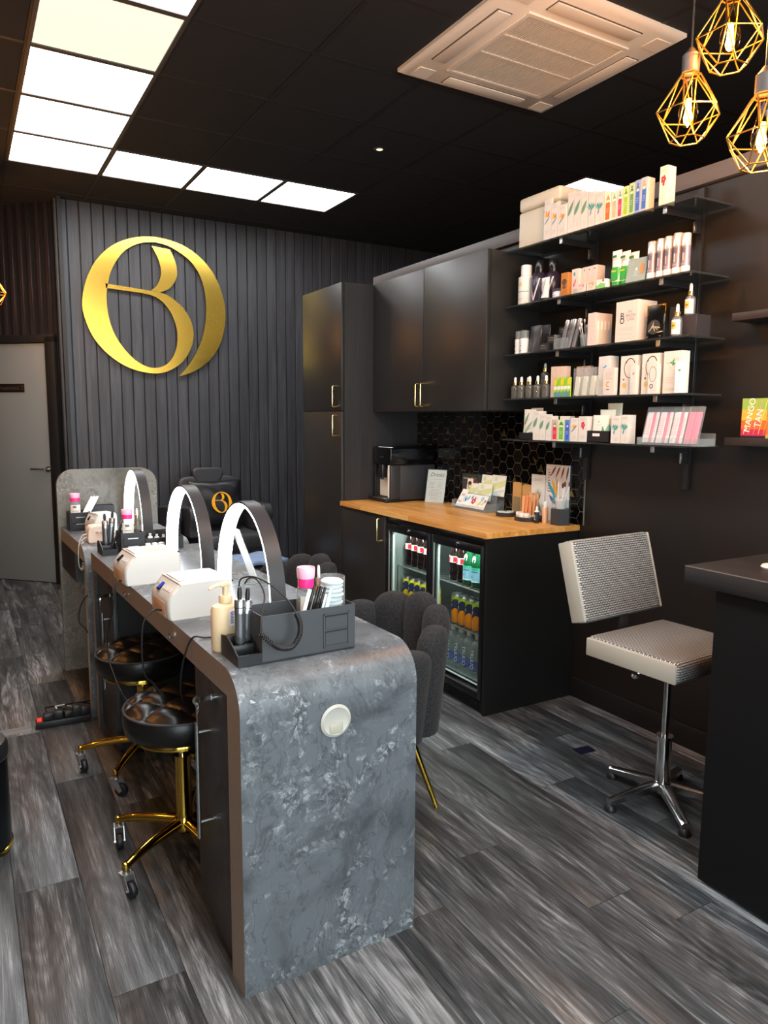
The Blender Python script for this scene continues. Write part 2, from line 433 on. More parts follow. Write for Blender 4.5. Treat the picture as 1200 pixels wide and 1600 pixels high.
# ceiling: grid of 600 tiles
GX, GY = .375, 5.79
def cell(i, j): return (GX+.6*i, GY-.6*(j+1))      # lower-left corner
LIGHTS = {(0, j) for j in range(0, 11)} | {(1, 0), (2, 0), (3, 0), (6, 2), (4, 9), (3, 9), (2, 9), (1, 9), (6, 6)}
ce = struct(MB().lo(XL-.1, XR+.1, YF-.4, 9.0, CZ+.03, CZ+.1, BLACKMATT).build('ceiling'))
tile_me = MB().box((0, 0, .006), (.574, .574, .012), CEIL, bev=.002, seg=1).mesh('ceiling_tile')
bar = MB()
for i in range(-4, 11):
    bar.lo(GX+.6*i-.012, GX+.6*i+.012, YF, 8.9, CZ-.001, CZ+.012, CEILBAR)
for j in range(-5, 13):
    bar.lo(XL, XR, GY-.6*j-.012, GY-.6*j+.012, CZ-.0013, CZ+.012, CEILBAR)
for i in range(-4, 10):
    for j in range(-6, 12):
        cx, cy = cell(i, j)
        if (i, j) in LIGHTS or cx+.6 < XL or cx > XR or cy+.6 < YF or cy > 8.9: continue
        if i > 3 and (j < -2 or j > 9): continue
        if i < 3 and j < -5: continue
        inst('ceiling_tile', tile_me, ce, (cx+.3, cy+.3, CZ))
bar.build('grid_bar', ce)

# ceiling light panels
DIFF = mat('light_diffuser', '#ffffff', .5, emit='#fbfdff', es=PANEL_E)
DIFFDIM = mat('light_diffuser_aged', '#f2f4e4', .5, emit='#eef3df', es=PANEL_E*.062)
FRAMEG = mat('light_frame', '#4d4744', .45)
fr_b = MB()
for s in (-1, 1):
    fr_b.lo(-.3, .3, s*.291-.009, s*.291+.009, -.006, .012, FRAMEG); fr_b.lo(s*.291-.009, s*.291+.009, -.282, .282, -.006, .012, FRAMEG)
fr_me = fr_b.mesh('frame')
df_me = MB().lo(-.283, .283, -.283, .283, 0, .008, DIFF).mesh('diffuser')
dfd_me = MB().lo(-.283, .283, -.283, .283, 0, .008, DIFFDIM).mesh('diffuser')
ordn = ['far corner', 'second', 'third', 'fourth', 'fifth', 'sixth', 'seventh', 'eighth', 'ninth', 'tenth', 'eleventh']
for (i, j) in sorted(LIGHTS):
    cx, cy = cell(i, j)
    if (i, j) == (0, 0): lb = 'square ceiling light panel at the corner where the two lit rows meet'
    elif (i, j) == (0, 3): lb = 'dimmer yellowish ceiling light panel in the long lit row'
    elif i == 0: lb = '%s square ceiling light panel from the corner, in the row leading to the shopfront' % ordn[j]
    elif j == 0: lb = ['', 'first', 'second', 'last'][i] + ' bright ceiling light panel right of the corner, facing the logo wall'
    elif (i, j) == (6, 2): lb = 'bright ceiling light panel beyond the partition, above the white cartons'
    elif (i, j) == (6, 6): lb = 'ceiling light panel beyond the partition nearest the shopfront'
    else: lb = 'ceiling light panel over the entrance, %s from the long row' % ['', 'first', 'second', 'third', 'fourth'][i]
    t = thing('ceiling_light', lb, 'ceiling light', (cx+.3, cy+.3, CZ), 0, 'square ceiling light panels')
    inst('frame', fr_me, t, (0, 0, 0)); inst('diffuser', dfd_me if (i, j) == (0, 3) else df_me, t, (0, 0, 0))

# small round ceiling downlight
t = thing('downlight', 'tiny round recessed ceiling downlight near the middle of the black ceiling', 'downlight', (2.453, 4.305, CZ))
MB().lathe([(.022, -.004), (.036, -.004), (.04, 0), (.022, 0)], STEEL).build('rim', t)
MB().lathe([(0, -.002), (.022, -.002)], mat('downlight_lens', '#fff3c8', .3, emit='#ffe9a8', es=1.5)).build('lens', t)

# back wall with vertical boards
wb = struct(MB().lo(.745, XR, YB+.012, YB+.12, 0, CZ+.03, BLACKMATT).build('wall_back'))
BWD = .0945
bd = MB()
g = .0035
bd.add([(-BWD/2+g, 0, 0), (BWD/2-g, 0, 0), (BWD/2-g, -.012, 0), (BWD/2-g-.003, -.015, 0), (-BWD/2+g+.003, -.015, 0), (-BWD/2+g, -.012, 0),
        (-BWD/2+g, 0, CZ), (BWD/2-g, 0, CZ), (BWD/2-g, -.012, CZ), (BWD/2-g-.003, -.015, CZ), (-BWD/2+g+.003, -.015, CZ), (-BWD/2+g, -.012, CZ)],
       [(i, (i+1) % 6, 6+(i+1) % 6, 6+i) for i in range(6)]+[(5,4,3,2,1,0),(6,7,8,9,10,11)], BOARD)
bd_me = bd.mesh('board')
k = 0
while .745+BWD*(k+.5) < 5.0:
    inst('board', bd_me, wb, (.745+BWD*(k+.5), YB+.013, 0)); k += 1
struct(MB().lo(.745, 5.0, YB-.022, YB-.003, 0, .085, BLACKMATT, .002).build('baseboard_back'))

# angled wall with the treatment-room door, at 45 degrees
DX, DY = .735, 6.657
DA = math.radians(135)           # direction along the wall from the logo wall corner
wd = struct(MB().lo(0, 3.1, -.1, -.014, 0, CZ+.03, BLACKMATT).build('wall_angled', None, (DX, DY, 0), (0, 0, DA)))
# local: x along wall, +y points into the room
bt_me = MB().lo(-.018, .018, -.014, .012, 2.085, CZ, BATTEN, .002, 1).mesh('batten')
bt2_me = MB().lo(-.018, .018, -.014, .012, 0, CZ, BATTEN, .002, 1).mesh('batten')
for k in range(34):
    xx = .045+.088*k
    inst('batten', bt_me if xx < 1.05 else bt2_me, wd, (xx, 0, 0))
struct(MB().lo(0, .03, -.11, .09, 0, CZ, BLACKMATT).build('trim_1', None, (DX+.03, DY-.06, 0), (0, 0, 0)))
# door, frame
dr = struct(MB().lo(.10, .90, -.012, .012, .006, 2.03, mat('grey_door', '#777d7d', .5, bump=.03, bscale=120), .002).build('door_1', None, (DX, DY, 0), (0, 0, DA)))
f = MB()
f.lo(.005, .095, -.014, .035, 0, 2.085, BLACKMATT, .003); f.lo(.905, .985, -.014, .035, 0, 2.085, BLACKMATT, .003); f.lo(.005, .985, -.014, .035, 2.035, 2.1, BLACKMATT, .003)
struct(f.build('trim_2', None, (DX, DY, 0), (0, 0, DA)))
h = MB(); h.cyl((.135, .012, .985), (.135, .055, .985), .011, STEEL); h.tube([(.135, .055, .985), (.16, .06, .985), (.27, .06, .985)], .009, STEEL)
h.lathe([(0, 0), (.024, 0), (.024, .006), (0, .006)], STEEL, T=TR(.135, .012, .985) @ RX(-PI/2))
h.build('door_handle', dr, label='brushed steel lever handle')
sg = MB().lo(-.14, .14, 0, .006, -.035, .035, mat('sign_plate', '#1b1512', .3), .001)
text(sg, 'Treatment 2', .052, mat('sign_lettering', '#4d3d30', .4), TR(0, .0066, 0) @ RZ(PI) @ RX(PI/2))
tag(sg.build('door_sign', None, (DX+.47*math.cos(DA)+.0125*math.cos(DA+PI/2), DY+.47*math.sin(DA)+.0125*math.sin(DA+PI/2), 1.665), (0, 0, DA)),
    'small dark plate reading Treatment 2 on the grey door', 'sign')

# partition wall on the right, its capping band, skirting
wr = struct(MB().lo(WX, WX+.11, YF, 4.765, 0, 2.375, BLACKWALL).build('wall_right'))
struct(MB().lo(WX-.022, WX+.13, YF, 4.765, 2.378, 2.445, mat('band_grey', '#5b5757', .5), .002).build('trim_3'))
struct(MB().lo(WX-.016, WX-.0005, YF, 2.655, 0, .1, BLACKMATT, .003).build('baseboard_right'))
# the rest of the shell
struct(MB().lo(XL-.1, XL, YF, 9.0, 0, CZ+.03, BLACKWALL).build('wall_left'))
struct(MB().lo(XR, XR+.1, YF, YB, 0, CZ+.03, BLACKWALL).build('wall_far_right'))
b = MB()
b.lo(XL, -1.15, YF-.12, YF, 0, CZ, BLACKWALL); b.lo(2.95, XR, YF-.12, YF, 0, CZ, BLACKWALL); b.lo(-1.15, 2.95, YF-.12, YF, 2.75, CZ, BLACKWALL); b.lo(-1.15, 2.95, YF-.12, YF, 0, .12, BLACKWALL)
struct(b.build('wall_front'))
wn = struct(MB().lo(-1.15, 2.95, YF-.07, YF-.06, .12, 2.75, PANE).build('window_1'))
b = MB()
for xx in (-1.13, .22, 1.58, 2.93): b.lo(xx-.025, xx+.025, YF-.1, YF-.03, .12, 2.75, BLACKMATT)
b.lo(-1.15, 2.95, YF-.1, YF-.03, .12, .17, BLACKMATT); b.lo(-1.15, 2.95, YF-.1, YF-.03, 2.7, 2.75, BLACKMATT)
b.build('window_frame', wn)

# ------------------------------------------------------------------ nail desks
def arc2(cx, cy, r, a0, a1, n):
    return [(cx+r*math.cos(math.radians(a0+(a1-a0)*i/n)), cy+r*math.sin(math.radians(a0+(a1-a0)*i/n))) for i in range(n+1)]
YZ = Matrix(((0, 0, 1, 0), (1, 0, 0, 0), (0, 1, 0, 0), (0, 0, 0, 1)))     # (a,b,c) -> x=c, y=a, z=b
def slab_piece(poly, x0, x1, m, edge):
    # side faces (normals along x) get the edge material
    b = MB(); n = len(poly)
    vs = [(x0, y, z) for y, z in poly]+[(x1, y, z) for y, z in poly]
    b.add(vs, [(i, (i+1) % n, n+(i+1) % n, n+i) for i in range(n)], m)
    b.add(vs, [tuple(range(n)), tuple(range(2*n-1, n-1, -1))], edge)
    return b
DESK_T = math.radians(1.54)
DW, DH, DLEN = .50, .82, 1.87
dk = thing('nail_desk', 'grey slate-effect nail desk with rounded waterfall end nearest the camera', 'desk', (.528, 1.572, 0), DESK_T)
end = [(0, 0), (0, .72)] + arc2(.1, .72, .1, 180, 90, 10) + [(.37, .82), (.37, .75), (.088, .75), (.088, 0)]
slab_piece(end, 0, DW, SLATE, SLATEEDGELIT).build('waterfall_end', dk, ang=30)
slab_piece([(.3715, .75), (.3715, .82), (1.48, .82), (1.48, .75)], 0, DW, SLATE, SLATEEDGELIT).build('top_panel', dk)
slab_piece([(1.4815, .75), (1.4815, .82), (DLEN, .82), (DLEN, .75)], 0, DW, SLATE, SLATEEDGELIT).build('top_panel', dk)
slab_piece([(DLEN-.04, 0), (DLEN-.04, .75), (DLEN, .75), (DLEN, 0)], 0, DW, SLATE2, SLATEEDGELIT).build('end_panel', dk)
MB().lo(DW-.03, DW-.012, .09, DLEN-.04, .12, .75, SLATE2).build('modesty_panel', dk)
for y in (.545, 1.14):
    k = MB().lathe([(0, 0), (.007, 0), (.007, .004), (.011, .012), (.009, .017), (0, .018)], CHROME, 14, T=RY(-PI/2)); k.build('knob', dk, (0, y, .782))
# cable grommet on the end
gm = MB(); gm.lathe([(0, 0), (.041, 0), (.043, .003), (.036, .007), (.033, .005), (0, .005)], mat('grommet_plastic', '#a9a59c', .4), 36, T=RX(PI/2)); g_ = gm.build('cable_grommet', dk, (.252, 0, .664), label='white round cable grommet')
MB().lo(-.019, .019, -.0068, -.004, -.034, -.006, mat('grommet_flap', '#a39d8e', .4), .002).build('flap', g_)
def pedestal(y0, y1, hy, with_key):
    p = MB().lo(.035, DW-.035, y0, y1, .02, .75, BLACKMATT).build('pedestal', dk)
    MB().lo(.016, .035, y0+.003, y1-.003, .03, .745, SLATE2, .0015).build('door', p)
    h = MB(); h.cyl((-.018, hy, .285), (-.018, hy, .615), .006, STEEL, 10)
    for z in (.33, .585): h.cyl((-.018, hy, z), (.018, hy, z), .0045, STEEL, 8)
    h.build('handle', p, label='slim steel bar handle')
    l = MB(); l.lathe([(0, 0), (.009, 0), (.009, .012), (0, .012)], CHROME, 12, T=TR(.016, hy-.06, .70) @ RY(-PI/2))
    if with_key:
        l.lo(-.028, .004, hy-.0615, hy-.0585, .694, .706, CHROME)
        l.lathe([(.004, -.0012), (.012, -.0012), (.012, .0012), (.004, .0012)], CHROME, 14, T=TR(-.034, hy-.06, .70) @ RX(PI/2))
        l.lathe([(.010, -.0012), (.012, -.0012), (.012, .0012), (.010, .0012)], CHROME, 14, T=TR(-.034, hy-.06, .682) @ RY(PI/2))
        l.lo(-.0355, -.0325, hy-.064, hy-.056, .632, .668, CHROME)
        l.lathe([(.003, -.0012), (.010, -.0012), (.010, .0012), (.003, .0012)], CHROME, 14, T=TR(-.034, hy-.06, .672) @ RY(PI/2))
    l.build('lock_with_key' if with_key else 'lock', p)
pedestal(.088, .40, .28, True)
pedestal(1.50, DLEN-.041, 1.56, True)

d2 = thing('nail_desk', 'second nail desk with pale curved edge and tall rounded slate screen at its far end', 'desk', (.470, 3.56, 0), DESK_T)
L2 = .76
e2 = [(0, 0), (0, .70)] + arc2(.12, .70, .12, 180, 90, 10) + [(L2, .82), (L2, .75), (.05, .75), (.05, 0)]
slab_piece(e2, 0, .50, SLATE, mat('pale_edge', '#9a9890', .35)).build('waterfall_end', d2, ang=30)
sc = [(-.01, 0), (.53, 0)] + arc2(.44, 1.045, .09, 0, 90, 8) + arc2(.08, 1.045, .09, 90, 180, 8)
b = MB(); T = TR(0, L2+.035, 0) @ RX(PI/2); b.prism(sc, 0, .035, PANELSTONE, T); b.build('screen_panel', d2, ang=30)
MB().lo(.0, .012, .3, L2, .60, .75, SLATE2).build('drawer_front', d2)
MB().lo(.46, .475, .05, L2, .12, .75, SLATE2).build('modesty_panel', d2)

# ------------------------------------------------------------------ arch ring lamps
def arch_lamp(label, loc, rz, a=.235, bh=.325, wd=.05):
    t = thing('arch_lamp', label, 'lamp', loc, rz, 'arched desk lamps')
    def pts(da):
        return [((a+da)*math.cos(PI*i/40), (bh+da)*(math.sin(PI*i/40) ** .92)) for i in range(41)]
    def band(o, i, m, x0, x1):
        P, Q = pts(o), pts(i); b = MB()
        rows = [[(x0, *p) for p in P], [(x1, *p) for p in P], [(x1, *q) for q in Q], [(x0, *q) for q in Q], [(x0, *p) for p in P]]
        return b.grid(rows, m)
    band(.007, 0, mat('lamp_black', '#2e2a2b', .38), -wd/2, wd/2).build('arch', t)
    band(-.0005, -.006, led_mat(), -wd/2-.0006, wd/2+.0006).build('led_strip', t)
    for s in (-1, 1):
        MB().lo(-wd/2-.004, wd/2+.004, s*a-.016, s*a+.016, 0, .006, BLACKMATT, .002).build('foot', t)
    return t
def on_desk(x, y): 
    c, s = math.cos(DESK_T), math.sin(DESK_T); return (.528+c*x-s*y, 1.572+s*x+c*y, .82)
arch_lamp('lit black arch lamp nearest the camera on the nail desk', (.825, 2.335, .82), DESK_T, .250, .318)
arch_lamp('lit black arch lamp in the middle, behind the far white curing lamp', (.805, 3.02, .82), DESK_T, .255, .318)
arch_lamp('farthest lit black arch lamp, in front of the grey stone screen', (.80, 4.01, .82), DESK_T, .215)

# ------------------------------------------------------------------ kitchen run along the partition
FX = 2.107
def bar_handle(parent, x, y, z0, z1):
    h = MB(); h.tube([(x, y, z0), (x-.03, y, z0), (x-.034, y, z0+.004), (x-.034, y, z1-.004), (x-.03, y, z1), (x, y, z1)], .0045, BRASS, 8)
    h.build('handle', parent, label='slim brass handle')
tall = thing('tall_cabinet', 'tall black cabinet with two doors beside the logo wall', 'cabinet', (FX, 4.165, 0))
MB().lo(.02, WX-FX-.003, 0, .6, .0, 2.27, SIDEGRAIN).build('body', tall)
b = MB().lo(0, .02, .003, .597, 1.474, 2.268, CABINET, .0015); d = b.build('door', tall); bar_handle(d, 0, .065, 1.5, 1.63)
b = MB().lo(0, .02, .003, .597, .10, 1.470, CABINET, .0015); d = b.build('door', tall); bar_handle(d, 0, .065, 1.315, 1.445)
base = thing('base_cabinet', 'black base cabinet left of the drinks fridge', 'cabinet', (FX, 3.605, 0))
MB().lo(.02, WX-FX-.003, 0, .557, .0, .868, BLACKMATT).build('body', base)
d = MB().lo(0, .02, .003, .554, .1, .866, CABINET, .0015).build('door', base); bar_handle(d, 0, .04, .715, .845)
pn = MB().lo(0, WX-FX-.003, 0, .018, 0, .868, mat('side_panel_black', '#0b0b0b', .5)).build('end_panel', None, (FX, 2.655, 0))
tag(pn, 'black end panel closing the counter run beside the drinks fridge', 'panel')
# worktop of glued oak staves
wt = thing('worktop', 'oak butcher-block worktop on the black cabinets', 'worktop', (FX-.015, 2.647, .87))
st = 12; dep = WX-.001-(FX-.015); sw = dep/st
rs = random.Random(5); me_c = {}
for i in range(st):
    y = -rs.uniform(0, .5)
    while y < 1.516:
        L = rs.choice([.35, .45, .55]); y0, y1 = max(0, y), min(1.516, y+L)
        if y1-y0 > .01:
            k = (round(y1-y0, 3))
            if k not in me_c: me_c[k] = MB().lo(-sw/2+.0002, sw/2-.0002, -(y1-y0)/2+.0002, (y1-y0)/2-.0002, 0, .028, WORKTOP, .0006, 1).mesh('stave')
            inst('stave', me_c[k], wt, (sw*(i+.5), (y0+y1)/2, 0))
        y += L
WT = .898
upx = 2.335
up = thing('wall_cabinet', 'black two-door wall cabinet above the coffee machine', 'cabinet', (upx, 2.995, 1.471))
MB().lo(.02, WX-upx-.001, 0, 1.168, 0, .8, CABINET).build('body', up)
for y0, hy in ((.002, .555), (.586, .61)):
    d = MB().lo(0, .0195, y0, y0+.581, -.002, .802, CABINET, .0015).build('door', up); bar_handle(d, 0, hy, .028, .155)

# splashback of flat-topped hexagon tiles
sp = tag(MB().lo(WX-.0082, WX-.0002, 2.62, 4.164, .899, 1.47, mat('grout', '#756d60', .8)).build('splashback'), 'black hexagon-tile splashback with gold shards above the worktop', 'splashback')
HEX = .073; hs = HEX/math.sqrt(3)          # side length
TILEB = mat('tile_black', '#0d0c0c', .13, var=.5, bscale=25)
TILEM = mat('tile_marble', '#1c1a19', .18, var=.6, bscale=18)
TILEG = mat('tile_gold_shard', '#8d7442', .28, .9)
def hexpts(r): return [(r*math.cos(PI/3*i), r*math.sin(PI/3*i)) for i in range(6)]
HT = Matrix(((0, 0, -1, 0), (-1, 0, 0, 0), (0, 1, 0, 0), (0, 0, 0, 1)))   # local x-> -Y, y-> Z, z-> -X
def clip(P, ax, lim, sg):
    out = []
    for i in range(len(P)):
        p, q = P[i], P[(i+1) % len(P)]; a, c = sg*(p[ax]-lim), sg*(q[ax]-lim)
        if a <= 0: out.append(p)
        if (a < 0 < c) or (c < 0 < a):
            u = a/(a-c); out.append((p[0]+(q[0]-p[0])*u, p[1]+(q[1]-p[1])*u))
    return out
def hex_mesh(kind, x0=-1, x1=1, z0=-1, z1=1):
    b = MB(); A, B = hexpts(hs-.0015), hexpts(hs-.0032)
    if kind[0] == 'g':
        k = int(kind[1]); c = (B[(k+3) % 6][0]*.15, B[(k+3) % 6][1]*.15); p, q = B[k], B[(k+1) % 6]
        if kind[1] in '135': q = ((p[0]+q[0])/2, (p[1]+q[1])/2)
        shard = [p, q, c]
    else: shard = None
    for ax, lim, sg in ((0, x1, 1), (0, x0, -1), (1, z1, 1), (1, z0, -1)):
        A, B = clip(A, ax, lim, sg), clip(B, ax, lim, sg)
        if shard: shard = clip(shard, ax, lim, sg)
    if len(A) < 3 or len(B) < 3: return None
    m = TILEM if kind == 'm' else TILEB
    n = len(A); b.prism(A, 0, .0052, m, HT)
    b.add([(*p, .0062) for p in B], [tuple(range(len(B)))], m, HT)
    if shard and len(shard) > 2: b.add([(*p, .0066) for p in shard], [tuple(range(len(shard)))], TILEG, HT)
    return b.mesh('hex_tile', 20)
HM = {k: hex_mesh(k) for k in ('b', 'm', 'g0', 'g1', 'g2', 'g3', 'g4', 'g5')}
rh = random.Random(11)
cw = 1.5*hs
c = 0; yy = 4.14
ZT0, ZT1, YT0, YT1 = .899, 1.4685, 2.622, 4.163
while yy > YT0-hs*.6:
    z = .93+(HEX/2 if c % 2 else 0)
    if c % 2: z -= HEX
    while z < ZT1+HEX*.45:
        u = rh.random(); k = 'b' if u < .62 else ('m' if u < .84 else 'g%d' % rh.randrange(6))
        # local x runs towards -Y
        x0, x1, z0, z1 = yy-YT1, yy-YT0, ZT0-z, ZT1-z
        if x0 > -hs or x1 < hs or z0 > -HEX/2 or z1 < HEX/2: me = hex_mesh(k, max(x0, -1), min(x1, 1), max(z0, -1), min(z1, 1))
        else: me = HM[k]
        if me: inst('hex_tile', me, sp, (WX-.004, yy, z))
        z += HEX
    yy -= cw; c += 1

# ------------------------------------------------------------------ glass shelves on slotted uprights
SZ = [2.266, 1.993, 1.753, 1.531, 1.325]
SNAME = ['topmost', 'second', 'third', 'fourth', 'lowest']
UPM = mat('upright_black', '#1f1d1d', .32)
for nm, yu in (('nearer the shopfront', 2.035), ('next to the wall cabinet', 2.612)):
    b = MB().lo(-.018, -.0005, -.014, .014, 0, 1.235, UPM, .001, 1)
    for k in range(24):
        for s in (-1, 1):
            b.lo(-.0184, -.0175, s*.006-.0015, s*.006+.0015, .03+.05*k, .055+.05*k, BLACKC)
    t = tag(b.build('shelf_upright', None, (WX, yu, 1.13)), 'black slotted metal shelf upright ' + nm, 'upright', 'slotted uprights carrying the glass shelves')
for k, z in enumerate(SZ):
    t = thing('glass_shelf', '%s glass shelf on the dark partition wall' % SNAME[k], 'shelf', (0, 0, z), 0, 'glass wall shelves')
    MB().lo(2.442, WX-.019, 1.885, 2.985, -.008, 0, SHELFPANE, .001, 1).build('pane', t, label='smoked glass pane')
    for yu in (2.035, 2.612):
        b = MB().lo(2.462, WX-.018, yu-.008, yu+.008, -.034, -.0085, UPM, .001, 1)
        b.lo(WX-.05, WX-.018, yu-.0085, yu+.0085, -.085, -.034, UPM, .001, 1)
        br = b.build('bracket', t)
        MB().lo(WX-.0545, WX-.051, yu-.004, yu+.004, -.082, -.038, STEEL, .0008, 1).build('clip', br)  # steel sliver added to stand in for the bright highlights beside the brackets
        MB().lo(2.456, 2.462, yu-.009, yu+.009, -.032, -.006, STEEL, .001, 1).build('end_cap', br)

# floating wall shelves at the right edge
for z, lb in ((1.800, 'upper dark floating shelf at the right edge of the picture'), (1.330, 'lower dark floating shelf holding the mango carton')):
    y1 = 1.79
    tag(MB().lo(WX-.12, WX-.0005, .9, y1, z, z+.03, mat('floating_shelf', '#2e2624', .45), .002).build('floating_shelf'), lb, 'shelf')

# ------------------------------------------------------------------ reception counter
rc = thing('reception_counter', 'black reception counter with dark wood-grain top at the right edge', 'counter', (1.905, 0, 0))
MB().lo(0, .55, -1.0, 1.32, .012, .93, mat('counter_black', '#070708', .7, spec=.25)).build('body', rc)
MB().lo(-.022, .60, -1.02, 1.415, .93, .987, BLACKGRAIN, .0012).build('top', rc)
MB().lo(-.0225, -.0205, -1.02, 1.415, .9845, .9875, mat('edge_line', '#6b6662', .4)).build('edge_strip', rc)
for y in (1.22, .2, -.9):
    MB().lathe([(0, 0), (.018, 0), (.018, .012), (0, .012)], BLACKPLASTIC, 12).build('foot', rc, (.03, y, 0))
# things standing on the counter, cut by the picture's edge
t = thing('tablet_stand', 'grey angled tablet stand on the reception counter', 'stand', (2.375, 1.345, .987), .3)
b = MB(); b.add([(-.05,-.06,0),(.05,-.06,0),(.05,.06,0),(-.05,.06,0),(0,-.06,.07),(.03,-.06,.09),(.03,.06,.09),(0,.06,.07)], [(0,3,2,1),(4,5,6,7),(0,1,5,4),(1,2,6,5),(2,3,7,6),(3,0,4,7)], mat('grey_stand', '#8a8a8d', .4))
b.build('stand', t); MB().box((-.03, 0, .042), (.085, .1, .008), BLACKGLOSS, T=RY(0)).build('screen', t).rotation_euler = (0, 0, 0)
tag(MB().lathe([(0, 0), (.03, 0), (.034, .006), (.03, .012), (0, .012)], mat('pale_dish', '#d8cfc0', .35)).build('small_dish', None, (2.068, 1.252, .987)), 'small pale round dish on the reception counter', 'dish')

# ------------------------------------------------------------------ under-counter drinks fridge
FY0, FY1 = 2.678, 3.600
fz = thing('drinks_fridge', 'black double glass-door drinks fridge under the oak worktop', 'fridge', (FX, FY0, 0))
FW = FY1-FY0
FIN = mat('fridge_liner', '#8d9694', .35, .6)
FBK = mat('fridge_black', '#0f0f10', .3)
b = MB()
b.lo(.045, .56, 0, .02, .12, .83, FBK); b.lo(.045, .56, FW-.02, FW, .12, .83, FBK); b.lo(.045, .56, 0, FW, .83, .867, FBK)
b.lo(.545, .56, 0, FW, .12, .83, mat('fridge_back', '#5b6160', .4, .5)); b.lo(.02, .56, 0, FW, .06, .125, FBK)
b.build('cabinet', fz)
b = MB(); b.lo(.05, .545, .02, .021, .125, .825, FIN); b.lo(.05, .545, FW-.021, FW-.02, .125, .825, FIN); b.lo(.05, .545, .02, FW-.02, .125, .128, FIN); b.build('liner', fz)
MB().lo(.012, .045, 0, FW, .832, .867, FBK, .002).build('top_rail', fz)
gr = MB().lo(.012, .03, 0, FW, .0, .06, FBK, .002)
for k in range(34): gr.lo(.009, .012, .03+.0135*k, .036+.0135*k, .012, .048, BLACKGLOSS)
gr.build('grille', fz)
ct = MB().lo(.003, .012, .50, .60, .012, .056, BLACKPLASTIC, .001); text(ct, '05', .022, mat('red_display', '#ff2010', .4, emit='#ff2412', es=2.5), TR(.0027, .565, .038) @ RZ(-PI/2) @ RX(PI/2)); ct.build('thermostat', fz, label='black thermostat with red digits')
L = bpy.data.lights.new('fridge_tube', 'AREA'); L.shape = 'RECTANGLE'; L.size = .02; L.size_y = .8; L.energy = 6; L.color = (.9, 1, .97)
lo_ = bpy.data.objects.new('fridge_tube', L); COL.objects.link(lo_); lo_.parent = fz; lo_.location = (.07, FW/2, .822); lo_.rotation_euler = (0, math.radians(-25), 0)
for y0, y1, hs_ in ((.004, FW/2-.003, 1), (FW/2+.003, FW-.004, -1)):
    d = MB()
    d.lo(0, .04, y0, y0+.028, .068, .828, FBK, .002); d.lo(0, .04, y1-.028, y1, .068, .828, FBK, .002)
    d.lo(0, .04, y0+.028, y1-.028, .068, .112, FBK, .002); d.lo(0, .04, y0+.028, y1-.028, .784, .828, FBK, .002)
    d = d.build('door', fz)
    MB().lo(.014, .018, y0+.028, y1-.028, .112, .784, PANE).build('glass', d)
    s = MB(); a, c_ = y0+.028, y1-.028
    for u, v, w_, x_ in ((a, a+.016, .112, .784), (c_-.016, c_, .112, .784)): s.lo(.020, .034, u, v, w_, x_, mat('door_seal', '#aab2b0', .4))
    s.lo(.020, .034, a, c_, .112, .126, MC['door_seal'])
    s.build('glass_spacer', d)
    MB().lo(-.001, .006, c_-.006, c_+.001, .10, .79, ALU).build('edge_trim', d)
    MB().lo(-.001, .006, a, c_, .104, .110, ALU).build('sill_trim', d)
    k = MB().lathe([(0, 0), (.011, 0), (.011, .006), (.006, .008), (0, .008)], CHROME, 14, T=TR(0, (y0+y1)/2-.02, .812) @ RY(-PI/2)); k.build('lock', d)
WIRE = mat('shelf_wire', '#9aa3a2', .3, .8)
for z in (.355, .575):
    s = MB()
    for x in (.07, .53): s.cyl((x, .025, z), (x, FW-.025, z), .004, WIRE, 6)
    for k in range(24): s.cyl((.07, .04+.0365*k, z+.003), (.53, .04+.0365*k, z+.003), .002, WIRE, 5)
    s.build('wire_shelf', fz)
def bottle_thing(name, label, cat, loc, group, parts, rz=-PI/2):
    t = thing(name, label, cat, loc, rz, group)
    for nm, mb in parts: mb.build(nm, t)
    return t
def copy_tree(o, loc, label, rz=None):
    c = o.copy(); COL.objects.link(c); c.location = loc; c['label'] = label
    if rz is not None: c.rotation_euler = (0, 0, rz)
    for ch in o.children:
        d = ch.copy(); COL.objects.link(d); d.parent = c
        for g in ch.children:
            e = g.copy(); COL.objects.link(e); e.parent = d
    return c
def FP(y, z, x=.11): return (FX+x, FY0+y, z)
nth = ['first', 'second', 'third', 'fourth', 'fifth', 'sixth', 'seventh']
# water bottles, bottom of the right door
BLUE = card('#1d3fb0')
def band(mb, r, z0, z1, m, a0=-.5, a1=.5, n=10, T=None):
    # patch of a printed label on a cylinder, centred on the -y side
    rows = []
    for z in (z0, z1): rows.append([(r*math.sin(a0+(a1-a0)*i/n), -r*math.cos(a0+(a1-a0)*i/n), z) for i in range(n+1)])
    mb.grid(rows, m, T)
bd_ = MB().lathe([(0, .002), (.030, .002), (.034, .010), (.034, .10), (.033, .12), (.034, .14), (.028, .165), (.016, .182), (.013, .19), (0, .19)], CLEARBOTTLE, 18)
cp_ = MB().lathe([(0, .188), (.0155, .188), (.0155, .206), (.013, .209), (0, .209)], mat('grey_cap', '#9a9f9f', .4), 16)
lb_ = MB()
dsk = [(.026*math.cos(a*PI/12), .026*math.sin(a*PI/12)) for a in range(24)]
lb_.poly([(.0352*math.sin(x/.034+.25), -.0352*math.cos(x/.034+.25), .055+z) for x, z in dsk], BLUE)
v0 = MB(); text(v0, 'TRULIO', .03, card('#f2f5f8'), TR(-.006, -.0356, .085) @ RX(PI/2) @ RZ(-PI/2), ext=0)
wy = [.385, .315, .245, .175, .105]
proto = None
